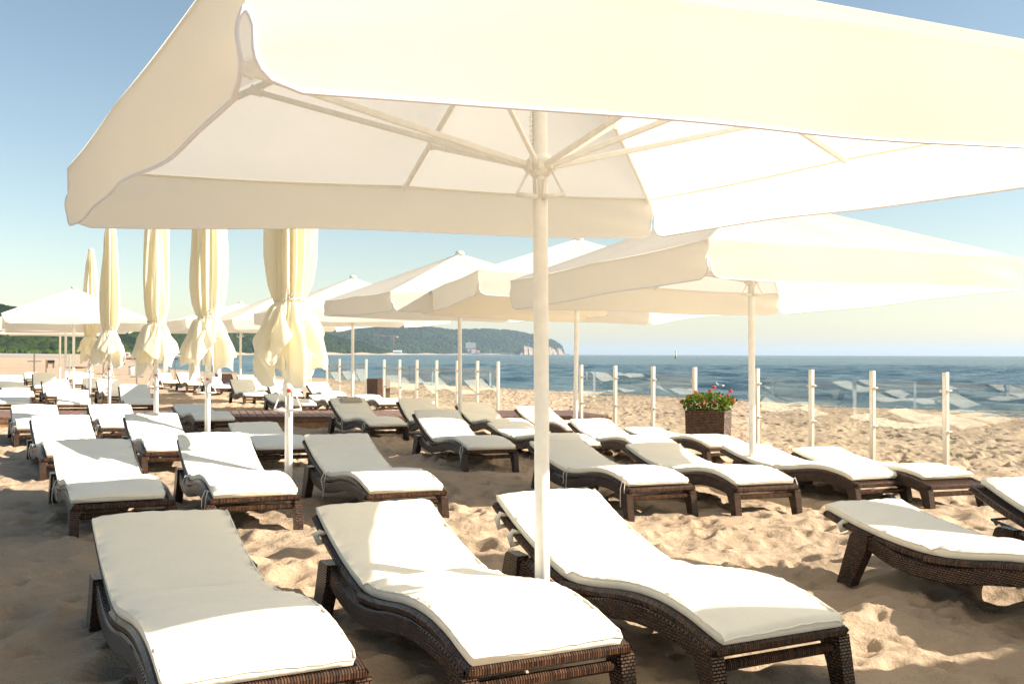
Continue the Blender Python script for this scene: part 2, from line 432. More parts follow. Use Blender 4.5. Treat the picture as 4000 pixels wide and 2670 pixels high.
def sstep(a, b, v):
    t = np.clip((v - a) / (b - a), 0, 1); return t * t * (3 - 2 * t)
def base_ground(x, y):
    x = np.asarray(x, float); y = np.asarray(y, float)
    pl = -0.0139 * x - 0.0077 * y
    d = shore_dist(x, y)
    far = SEA + 0.0159 * np.minimum(d, 60) + 0.008 * np.clip(d - 60, 0, 260)
    r = np.hypot(x, y); k = sstep(18, 34, r)
    z = pl * (1 - k) + far * k
    return np.maximum(np.where(d < 0, np.minimum(z, SEA + 0.03 * d), z), SEA - 3)
def vnoise(x, y, seed, s):
    x = x * s; y = y * s
    xi = np.floor(x).astype(np.int64); yi = np.floor(y).astype(np.int64)
    fx = x - xi; fy = y - yi; fx = fx * fx * (3 - 2 * fx); fy = fy * fy * (3 - 2 * fy)
    def h(a, b):
        n = (a * 374761393 + b * 668265263 + seed * 1442695041) & 0xffffffff
        n = ((n ^ (n >> 13)) * 1274126177) & 0xffffffff
        return ((n ^ (n >> 16)) & 0xffff) / 65535.0
    return (h(xi, yi) * (1 - fx) + h(xi + 1, yi) * fx) * (1 - fy) + (h(xi, yi + 1) * (1 - fx) + h(xi + 1, yi + 1) * fx) * fy - 0.5
def G(x, y):
    return float(base_ground(np.array([x]), np.array([y]))[0])
def graded(lo, hi, step, out_lo, out_hi, g):
    a = list(np.arange(lo, hi + 1e-6, step)); s = step; v = lo; pre = []
    while v > out_lo: s *= g; v -= s; pre.append(v)
    s = step; v = a[-1]; post = []
    while v < out_hi: s *= g; v += s; post.append(v)
    return np.array(pre[::-1] + a + post)
def build_sand():
    xs = graded(-7.0, 9.0, 0.024, -1500, 700, 1.03)
    ys = [-40, -20, -10, -5, -3, -2, -1, -0.4, 0.2, 0.6, 1.0, 1.4, 1.8, 2.1]; y = 2.3
    while y < 4500:
        ys.append(y); y += max(0.017, 0.0036 * y) if y < 70 else 0.03 * y
    ys = np.array(ys, float)
    X, Y = np.meshgrid(xs, ys, indexing='ij')
    Z = base_ground(X, Y)
    d = shore_dist(X, Y)
    near = 1 - sstep(45, 90, Y)
    n = 0.075 * vnoise(X, Y, 1, 0.55) + 0.062 * vnoise(X + 3.1, Y * 1.25, 2, 1.6) + 0.048 * vnoise(X, Y * 1.3, 3, 3.6) + 0.024 * vnoise(X, Y, 4, 8.5) + 0.011 * vnoise(X, Y, 5, 19) + 0.004 * vnoise(X, Y, 6, 41)
    far = sstep(40, 80, Y); Z += far * (0.16 * vnoise(X, Y, 8, 0.09) + 0.5 * vnoise(X, Y, 9, 0.02)) * sstep(4, 30, d)
    Z += n * near * (0.35 + 0.65 * sstep(0.3, 2.5, d))
    # footprints: oval pits with a pushed-up rim
    def pits(count, fx, fy, r0, r1, dep):
        for _ in range(count):
            cx, cy = fx(), fy()
            r = rng.uniform(r0, r1); a = rng.uniform(0, math.pi); e = rng.uniform(0.5, 0.85); dp = rng.uniform(*dep)
            i0, i1 = np.searchsorted(xs, [cx - 2.2 * r, cx + 2.2 * r]); j0, j1 = np.searchsorted(ys, [cy - 2.2 * r, cy + 2.2 * r])
            if i1 <= i0 or j1 <= j0: continue
            dx = X[i0:i1, j0:j1] - cx; dy = Y[i0:i1, j0:j1] - cy
            u = (dx * math.cos(a) + dy * math.sin(a)) / r; v = (-dx * math.sin(a) + dy * math.cos(a)) / (r * e)
            q = u * u + v * v
            Z[i0:i1, j0:j1] += dp * (-np.exp(-(q * 1.1) ** 2) + 0.5 * np.exp(-(np.sqrt(q) - 1.25) ** 2 * 6) * (0.6 + 0.4 * np.sin(a * 7 + 3 * u)))
    pits(5200, lambda: rng.uniform(-9, 12), lambda: rng.uniform(2.3, 16), 0.045, 0.12, (0.012, 0.036))
    pits(9000, lambda: rng.uniform(-14, 16), lambda: 12 + 40 * rng.random() ** 1.4, 0.08, 0.2, (0.015, 0.05))
    pits(600, lambda: rng.uniform(-3, 7), lambda: rng.uniform(2.3, 10), 0.13, 0.24, (0.012, 0.035))
    # the sand keeps out of the water line
    o = link("sand_ground", grid_mesh("sand_ground", np.stack([X, Y, Z], -1), MAT['sand']))
    tag(o, kind='structure')
build_sand()
def build_sea():
    xs = graded(-70, 70, 0.4, -9000, 9000, 1.06)
    ys = []; y = 18.0
    while y < 16000:
        ys.append(y); y += max(0.22, 0.006 * y) if y < 160 else 0.05 * y
    ys = np.array(ys)
    X, Y = np.meshgrid(xs, ys, indexing='ij')
    r = np.hypot(X, Y)
    amp = 1.0 * (1 - sstep(110, 260, r)); sh = sstep(0, 8, -shore_dist(X, Y))
    wv = 0
    for k in range(14):
        lam = rng.uniform(1.3, 5.5); a = R(200 + rng.uniform(-28, 28)); ph = rng.uniform(0, 6.28)
        wv = wv + 0.011 * lam ** 0.8 * np.sin((X * math.cos(a) + Y * math.sin(a)) * 2 * math.pi / lam + ph + 1.2 * vnoise(X, Y, 20 + k, 0.15))
    wv = wv + 0.05 * vnoise(X * 0.6, Y, 50, 0.9)
    Z = SEA + wv * amp * (0.25 + 0.75 * sh)
    o = link("sea_water", grid_mesh("sea_water", np.stack([X, Y, Z], -1), MAT['water'])); tag(o, kind='structure')
build_sea()

# ------------------------------------------------------------------ far land: hills, forest, headland
def ray_xy(px, dist):
    k = (px - 2000) / 3700.0
    return k * dist, dist
def interp(v, tab):
    a = np.array(tab, float); return np.interp(v, a[:, 0], a[:, 1])
ICO_V = ICO_F = None
def ico(sub=1):
    import bmesh
    bm = bmesh.new(); bmesh.ops.create_icosphere(bm, subdivisions=sub, radius=1.0)
    v = np.array([x.co[:] for x in bm.verts]); f = np.array([[q.index for q in p.verts] for p in bm.faces]); bm.free()
    return v, f
def crowns(name, centers, radii, mat, tint, sub=2, squash=0.8, jag=0.28):
    V, Fc = ico(sub); n = len(centers); nv = len(V)
    disp = 1 + jag * (rng.random((n, nv)) - 0.5) * 2
    P = V[None] * disp[..., None] * radii[:, None, None]; P[..., 2] *= squash
    P = P + centers[:, None, :]
    F_ = (Fc[None] + (np.arange(n) * nv)[:, None, None]).reshape(-1, 3)
    me = bpy.data.meshes.new(name)
    me.vertices.add(n * nv); me.vertices.foreach_set("co", P.astype(np.float32).ravel())
    me.loops.add(len(F_) * 3); me.loops.foreach_set("vertex_index", F_.astype(np.int32).ravel())
    me.polygons.add(len(F_)); me.polygons.foreach_set("loop_start", np.arange(0, len(F_) * 3, 3, dtype=np.int32))
    me.update(calc_edges=True)
    at = me.attributes.new("tint", 'FLOAT', 'POINT')
    tv = np.clip(tint[:, None] + 0.16 * (rng.random((n, nv)) - 0.5), 0, 1)
    at.data.foreach_set("value", tv.astype(np.float32).ravel())
    me.materials.append(mat)
    return link(name, me)
def hill(name, foot, crest, p0, p1, n=160):
    """hillside: foot distance and crest height are given along the shore"""
    ps = np.linspace(p0, p1, n); rows = []
    for p in ps:
        D = interp(p, foot); H = interp(p, crest) / 3700.0 * D * 1.2
        col = []
        for t in np.linspace(0, 1, 24):
            dd = D * (1 + 0.2 * t); x, y = ray_xy(p, dd)
            z = SEA + 2 + (H + EYE - SEA - 2) * (math.sin(min(t, 1) * math.pi / 2) ** 1.15)
            z += 6 * vnoise(np.array([x]), np.array([y]), 77, 0.01)[0] * t
            col.append((x, y, z))
        x, y = ray_xy(p, D * 1.7); col.append((x, y, SEA))
        rows.append(col)
    P = np.array(rows)
    return P
FOOT_A = [(-700, 560), (0, 640), (300, 700), (560, 860), (900, 1200), (1240, 1650), (1520, 2150)]
CREST_A = [(-700, 215), (0, 160), (300, 128), (560, 102), (900, 96), (1180, 84), (1300, 62), (1420, 36), (1520, 6)]
FOOT_B = [(900, 2300), (1240, 2500), (1500, 2750), (1800, 3200), (2000, 3600), (2160, 3860), (2190, 3930)]
CREST_B = [(900, 60), (1240, 82), (1400, 90), (1560, 104), (1680, 97), (1760, 88), (1880, 91), (1980, 88), (2050, 78), (2120, 64), (2150, 54), (2180, 40), (2192, 26), (2199, 6)]
PA = hill("hill", FOOT_A, CREST_A, -700, 1520); PB = hill("hill", FOOT_B, CREST_B, 900, 2199)
tag(link("hill", grid_mesh("hill_near", PA, MAT['hill'])), kind='structure')
tag(link("hill", grid_mesh("hill_far", PB, MAT['hill'])), kind='structure')
def scatter(P, count, tmin=0.0, tmax=1.0):
    nu, nv = P.shape[0] - 1, 23
    u = rng.random(count) * nu; v = (tmin + (tmax - tmin) * rng.random(count)) * nv * 0.999
    i = u.astype(int); j = v.astype(int); fu = (u - i)[:, None]; fv = (v - j)[:, None]
    a = P[i, j] * (1 - fu) + P[i + 1, j] * fu; b = P[i, j + 1] * (1 - fu) + P[i + 1, j + 1] * fu
    return a * (1 - fv) + b * fv, u / nu, v / nv
def forest(name, P, count, r0, r1, label, base_tint):
    c, u, v = scatter(P, count)
    r = rng.uniform(r0, r1, count)
    big = vnoise(c[:, 0], c[:, 1], 31, 0.02) + 0.6 * vnoise(c[:, 0], c[:, 1], 32, 0.06)
    tint = np.clip(base_tint + 0.5 * big + 0.30 * (rng.random(count) - 0.5) + 0.22 * (1 - v) ** 3, 0.02, 1)
    c = c.copy(); c[:, 2] += r * 0.35
    o = crowns(name, c, r, MAT['forest'], tint, sub=2 if r1 < 7.5 else 2)
    tag(o, label, "forest", kind='stuff')
forest("forest", PA, 6500, 2.2, 5.6, "dense green forest on the hillside behind the left end of the beach", 0.42)
forest("forest", PB, 5200, 4.2, 9.0, "bluish far forest covering the headland across the bay", 0.45)
# row of low bright bushes between sand and forest
nb = 900; pb = rng.uniform(-300, 720, nb); Db = interp(pb, FOOT_A) * rng.uniform(0.86, 0.97, nb)
cb = np.stack([(pb - 2000) / 3700 * Db, Db, np.zeros(nb)], 1); cb[:, 2] = base_ground(cb[:, 0], cb[:, 1]) + 0.4 + rng.random(nb) * 1.0
tag(crowns("bushes", cb, rng.uniform(1.1, 2.6, nb), MAT['bush'], rng.random(nb), sub=1, squash=0.7), "bright green dune bushes in a low band before the forest", "bushes", kind='stuff')
# land strip under hills on the far side of the bay + cliff at the headland tip
def far_shore():
    rows = []
    for p in np.linspace(640, 2206, 140):
        D = interp(p, [(640, 900), (900, 1150), (1240, 1560), (1520, 2050), (1620, 2650), (1800, 3050), (2000, 3500), (2206, 3850)])
        x0, y0 = ray_xy(p, D); x1, y1 = ray_xy(p, D * 1.035); x2, y2 = ray_xy(p, D * 1.3)
        rows.append([(x0, y0, SEA - 1), (x1, y1, SEA + 3.2 + 1.4 * math.sin(p * 0.05)), (x2, y2, SEA + 4.5)])
    tag(link("far_beach", grid_mesh("far_beach", np.array(rows), MAT['sand'])), kind='structure')
far_shore()
def cliff():
    rows = []
    prof = [(2030, 4), (2046, 34), (2060, 33), (2075, 28), (2088, 22), (2104, 20), (2118, 30), (2135, 26), (2150, 32), (2166, 20), (2180, 26), (2192, 24), (2200, 4)]
    for p in np.linspace(2030, 2202, 120):
        D = interp(p, [(2030, 3480), (2202, 3800)]); h = interp(p, prof) / 3700 * D + 3 * math.sin(p * 0.7) * 0.5
        col = []
        for t in np.linspace(0, 1, 9):
            x, y = ray_xy(p, D * (1 + 0.03 * t) + 10 * math.sin(p * 0.33 + t * 2)); col.append((x, y, SEA + 0.5 + (h + 1.3) * t ** 0.8))
        x, y = ray_xy(p, D * 1.12); col.append((x, y, SEA))
        rows.append(col)
    tag(link("sandy_cliff", grid_mesh("sandy_cliff", np.array(rows), MAT['cliff'], smooth=False)), kind='structure')
cliff()

# ------------------------------------------------------------------ sun loungers
SEAT = [(0.03, .225), (.09, .240), (.14, .252), (.20, .270), (.27, .286), (.36, .300), (.45, .307), (.53, .307), (.6, .303), (.68, .295), (.75, .285), (.85, .268), (.95, .253), (1.05, .242), (1.15, .236), (1.2, .235)]
def seat_z(y): return interp(y, SEAT)
HIN = (1.2, .235); LB = .78
def back_pts(phi, n=14):
    pts = [HIN]; y, z = HIN
    for k in range(n):
        a = phi + R(15) * ((k + .5) / n - 0.5); y += LB / n * math.cos(a); z += LB / n * math.sin(a); pts.append((y, z))
    return pts
def offset(pts, d):
    out = []
    for i, p in enumerate(pts):
        a = pts[max(i - 1, 0)]; b = pts[min(i + 1, len(pts) - 1)]
        t = Vector((b[0] - a[0], b[1] - a[1])).normalized(); out.append((p[0] - t.y * d, p[1] + t.x * d))
    return out
def wick_side(sx):
    b = MB()
    top = [(0.045, .150), (.06, .211 - .012), (.17, .235), (.27, .252), (.37, .264), (.46, .268), (.55, .268), (.63, .262), (.72, .252), (.8, .240), (.9, .218), (.98, .203), (1.07, .192), (1.17, .186), (1.25, .188), (1.33, .197), (1.42, .216), (1.53, .250), (1.60, .274), (1.69, .282)]
    bot = [(0.085, .140), (.13, .149), (.2, .165), (.28, .178), (.37, .188), (.46, .191), (.55, .189), (.63, .180), (.72, .166), (.8, .150), (.9, .130), (.98, .117), (1.07, .106), (1.17, .102), (1.25, .104), (1.33, .112), (1.42, .127), (1.50, .150), (1.57, .178), (1.60, .190)]
    x0 = sx * .36; x1 = sx * .295
    b.strip(top, bot, x0, x1)
    return b
def leg(sx, rear):
    b = MB(); x0, x1 = sx * .360, sx * .303
    if rear:
        b.prism([(1.585, .279), (1.70, .285), (1.725, .270), (1.83, -.05), (1.72, -.05), (1.60, .185)], x0 + sx * .012, x1)
    else:
        b.prism([(.043, .190), (.150, .165), (.105, .06), (.072, -.05), (.0, -.05), (.025, .10)], x0 + sx * .006, x1)
    return b
def seat_frame():
    b = MB(); pts = SEAT; lo = offset(pts, -.046)
    for sx in (-1, 1): b.strip(pts, lo, sx * .352, sx * .300, mi=1, r=.014)
    # woven panel between the rails
    n = len(pts); top = offset(pts, -.008); bt = offset(pts, -.026)
    b.strip(top, bt, -.302, .302, mi=0, r=.002)
    b.bar((-.352, .050, .206), (.352, .050, .206), .044, .046, mi=1, bev=.013)
    b.bar((-.30, 1.185, .215), (.30, 1.185, .215), .03, .03, mi=1, bev=.01)
    return b
def back_frame(phi):
    b = MB(); pts = back_pts(phi); pts = [(p[0] + .012, p[1]) for p in pts]; lo = offset(pts, -.040)
    for sx in (-1, 1): b.strip(pts, lo, sx * .338, sx * .292, mi=1, r=.012)
    top = offset(pts, -.008); bt = offset(pts, -.026)
    b.strip(top, bt, -.294, .294, mi=0, r=.002)
    e = pts[-1]; f = pts[-2]; d = Vector((0, e[0] - f[0], e[1] - f[1])).normalized()
    c = Vector((0, (e[0] + lo[-1][0]) / 2, (e[1] + lo[-1][1]) / 2)) - d * .014
    b.bar(c + Vector((-.338, 0, 0)), c + Vector((.338, 0, 0)), .042, .040, up=d, mi=1, bev=.012)
    return b
def stretcher(y, z, w=.30, t=.052):
    b = MB(); b.bar((-w, y, z), (w, y, z), t * .8, t, bev=.012); return b
def rack(phi):
    """toothed bar that holds the backrest up"""
    b = MB()
    for sx in (-1, 1):
        poly = []
        y0, y1, z0, z1 = 1.50, 1.86, .235, .235 + .30 * math.tan(phi * .62)
        n = 7
        up = []; dn = []
        for i in range(n * 3 + 1):
            t = i / (n * 3); y = y0 + (y1 - y0) * t; z = z0 + (z1 - z0) * t - .0
            up.append((y, z)); dn.append((y, z - .016 - (.020 if i % 3 == 1 else 0.0)))
        b.prism(up + dn[::-1], sx * .235, sx * .225)
    b.tube([(-.23, 1.86, z1 - .008), (.23, 1.86, z1 - .008)], .009, 8)
    return b
def cushion(phi, seed, w=.318, foot=.035, short=0.0, thick=.026, lump=1.3, want_pipe=None):
    """one long mattress folded at the hinge"""
    r = random.Random(seed)
    pts = [(foot + short, seat_z(foot + short))] + [p for p in SEAT if p[0] > foot + short + .03 and p[0] < 1.13]
    bk = back_pts(phi, 16)
    path = pts + [(1.155, .238)] + [(p[0] - .012, p[1] + .003) for p in bk[1:]]
    e, f = bk[-1], bk[-2]; path.append((e[0] + (e[0] - f[0]) * .35, e[1] + (e[1] - f[1]) * .35))
    # resample
    P = [Vector(p) for p in path]; L = [0]
    for a, c in zip(P[:-1], P[1:]): L.append(L[-1] + (c - a).length)
    N = 120; ss = np.linspace(0, L[-1], N); ys = np.interp(ss, L, [p[0] for p in P]); zs = np.interp(ss, L, [p[1] for p in P])
    # soften the fold a little
    for _ in range(1):
        zs[1:-1] = (zs[:-2] + 2 * zs[1:-1] + zs[2:]) / 4; ys[1:-1] = (ys[:-2] + 2 * ys[1:-1] + ys[2:]) / 4
    hs = float(np.interp(1.165, [p[0] for p in P][::1], L))
    dy = np.gradient(ys); dz = np.gradient(zs); q = np.hypot(dy, dz); ny, nz = -dz / q, dy / q
    sec = []
    for k in range(11): sec.append((-1 + 2 * k / 10, 1))
    top = [(-1 + 2 * k / 16) for k in range(17)]
    cross = [(u, 1) for u in top] + [(1.012, .45), (1.022, .0), (1.012, -.5)] + [(u, -1) for u in top[::-2]] + [(-1.012, -.5), (-1.022, .0), (-1.012, .45)]
    m = len(cross); out = np.zeros((m, N, 3))
    ph = [r.uniform(0, 6.28) for _ in range(12)]
    skew = r.uniform(-.012, .012); sh = r.uniform(-.01, .01)
    for i in range(N):
        s = ss[i]; e1 = min(s, L[-1] - s); endr = math.sqrt(max(0, 1 - (1 - min(e1 / .028, 1)) ** 2))
        fold = 1 - .85 * math.exp(-((s - hs) / .026) ** 2) + .75 * math.exp(-((s - hs + .075) / .05) ** 2) + .10 * math.exp(-((s - hs - .07) / .05) ** 2)
        cw = w - .006 * (1 - min(e1 / .03, 1)) ** 2
        for j, (u, side) in enumerate(cross):
            edge = max(0, 1 - (abs(u) if abs(u) <= 1 else 1) ** 6)
            th = thick * (0.62 + .38 * edge + .16 * edge * (1 - u * u)) * (.25 + .75 * endr) * fold
            if side == 1 and abs(u) <= 1:
                h = th + thick
                x_ = u * cw
                wr = (math.sin(s * 31 + ph[0] + 2.2 * math.sin(u * 2.1 + ph[1])) * .0016 + math.sin(s * 13 + u * 3.0 + ph[2]) * .0028 + math.sin(s * 55 + ph[3] + u * 4) * .0009 * (1 - abs(u)))
                pk = .005 * (math.sin(s * 60 + ph[4]) * .5 + math.sin(s * 97 + ph[5]) * .5) * max(0, (abs(u) - .75) / .25)
                pe = .0022 * (math.sin(u * 19 + ph[6]) + .7 * math.sin(u * 33 + ph[8]) * math.sin(u * 4 + ph[9])) * math.exp(-(e1 / .05) ** 2)
                h += (wr + pk + pe) * lump
            elif side == -1 and abs(u) <= 1:
                h = .003
            else:
                h = thick * (1 + (.95 if side > 0 else side * .95) * (0.62) * (.25 + .75 * endr) * fold) if side != 0 else thick
                h += .0015 * math.sin(s * 80 + ph[7])
            x_ = u * cw * (1 if abs(u) <= 1 else 1) + sh + skew * (s / L[-1] - .5) * 2
            out[j, i] = (x_, ys[i] + ny[i] * h, zs[i] + nz[i] * h)
    if want_pipe is not None:
        jr = [k for k, c_ in enumerate(cross) if c_[1] == .45 and c_[0] > 0][0]; jl = [k for k, c_ in enumerate(cross) if c_[1] == .45 and c_[0] < 0][0]
        loop = [Vector(out[jr, i]) for i in range(0, N, 2)]
        tj = [k for k, c_ in enumerate(cross) if c_[1] == 1]
        loop += [Vector(out[k, N - 1]) for k in tj[::-1]] + [Vector(out[jl, i]) for i in range(N - 1, -1, -2)] + [Vector(out[k, 0]) for k in tj]
        loop = [p for k, p in enumerate(loop) if k == 0 or (p - loop[k - 1]).length > 1e-3]
        pm = MB(); pm.tube(loop + [loop[0]], .0042, 6, cap=False); want_pipe.append(pm.mesh("piping", MAT['cushion'], True))
    me = grid_mesh("cushion", out, MAT['cushion'], closed_u=True)
    # close both ends
    import bmesh
    bm = bmesh.new(); bm.from_mesh(me); bm.verts.ensure_lookup_table()
    for i in (0, N - 1):
        try: bm.faces.new([bm.verts[j * N + i] for j in range(m)])
        except Exception: pass
    bmesh.ops.recalc_face_normals(bm, faces=bm.faces); bm.to_mesh(me); bm.free()
    for p in me.polygons: p.use_smooth = True
    return me
def strap(path, wd=.011):
    b = MB()
    for a, c in zip(path[:-1], path[1:]): b.bar(a, c, wd, .0025, up=(1, 0.2, 0))
    return b
def tie_cords(kind, phi, seed):
    """thin cotton ties hanging from the cushion edge; kind picks the places"""
    r = random.Random(seed); out = []
    spots = {'foot': [(.33, .10)], 'seat': [(-.335, 1.10)], 'both': [(-.335, 1.10), (-.33, .10)], 'footl': [(-.33, .09)], 'all': [(.33, .10), (-.335, 1.10), (-.335, .12)]}[kind]
    for x, y in spots:
        z = seat_z(y) + .03; sx = 1 if x > 0 else -1; b = MB()
        for k in range(2):
            dx = sx * (.02 + .015 * k); ln = r.uniform(.13, .24)
            pts = [(x, y, z), (x + dx, y - .01 + .02 * k, z + .012), (x + dx * 1.7, y - .02 + .02 * k, z - .05), (x + dx * 1.6 + r.uniform(-.01, .01), y + r.uniform(-.03, .03), z - ln * .7), (x + dx * 1.3, y + r.uniform(-.05, .05), z - ln)]
            b.tube(pts, .0034, 5)
        out.append(b)
    return out

BACKS = {}; CUSH = {}
SIDE_M = {s: wick_side(s).mesh("side_panel", MAT['weave']) for s in (-1, 1)}
LEG_M = {(s, r): leg(s, r).mesh("leg", MAT['weave']) for s in (-1, 1) for r in (False, True)}
SEAT_M = seat_frame().mesh("seat_frame", [MAT['weave'], MAT['wrap']])
RAIL_M = stretcher(.070, .138, .30, .044).mesh("foot_rail", MAT['wrap'])
REAR_M = stretcher(1.66, .225, .30, .05).mesh("rear_rail", MAT['wrap'])
BRACE = MB(); BRACE.tube([(-.29, 1.45, .135), (-.29, 1.25, .075), (-.29, .75, .075), (-.29, .62, .15)], .008, 8); BRACE_M = BRACE.mesh("brace", MAT['darkmetal'], smooth=True)
def ground_normal(x, y):
    e = .4; return Vector((-(G(x + e, y) - G(x - e, y)) / (2 * e), -(G(x, y + e) - G(x, y - e)) / (2 * e), 1)).normalized()
def lounger(x, y, th, phi, label, unique=False, cush=True, ties=None, rk=False, short=0.0, seed=0, shift=0.0):
    t = thing("sun_lounger", label, "sun lounger", group="dark wicker sun loungers with cream cushions on the sand")
    n = ground_normal(x, y); u = Vector((math.sin(th), -math.cos(th), 0)); u = (u - n * u.dot(n)).normalized(); xt = (-u).cross(n).normalized()
    m = Matrix.Identity(4)
    for i in range(3): m[i][0] = xt[i]; m[i][1] = -u[i]; m[i][2] = n[i]
    t.rotation_euler = m.to_euler(); t.location = (x, y, G(x, y) + .004)
    q = round(math.degrees(phi) / 2.5) * 2.5
    ph = phi if unique else R(q)
    link("seat_frame", SEAT_M, t); link("foot_rail", RAIL_M, t); link("rear_rail", REAR_M, t); (link("brace", BRACE_M, t) if seed == 7 else None)
    for s in (-1, 1):
        link("side_panel", SIDE_M[s], t)
        for r in (False, True): link("leg", LEG_M[(s, r)], t)
    k = ('u', seed) if unique else q
    if k not in BACKS: BACKS[k] = back_frame(ph).mesh("backrest", [MAT['weave'], MAT['wrap']])
    link("backrest", BACKS[k], t)
    if seed in (1, 2, 12):
        bp_ = back_pts(ph)
        for q_ in ((9, 12) if seed == 2 else (11,)):
            y_, z_ = bp_[q_]; sb = MB(); dz_ = .05 if seed == 2 else .03
            sb.tube([(-.31, y_, z_ - .01), (-.352, y_, z_ + .005), (-.365, y_ + .01, z_ - dz_ * .5), (-.35, y_ + .012, z_ - dz_ - .02), (-.30, y_, z_ - dz_ - .01)], [.010, .014, .017, .017, .010], 8)
            sb.build("strap", MAT['strap'], t, smooth=True)
    if rk: rack(ph).build("adjuster_rack", MAT['darkmetal'], t)
    if cush:
        kk = ('c', seed) if unique else ('c', q, seed % 2)
        if kk not in CUSH:
            wp = [] if unique else None
            CUSH[kk] = (cushion(ph, seed if unique else int(q * 10) + seed % 2, short=short, want_pipe=wp), wp)
        cu = link("cushion", CUSH[kk][0], t)
        cu.location.x = shift
        if CUSH[kk][1]: link("piping", CUSH[kk][1][0], cu)
    if ties:
        for b in tie_cords(ties, ph, seed): b.build("tie_cord", MAT['strap'], t)
    return t
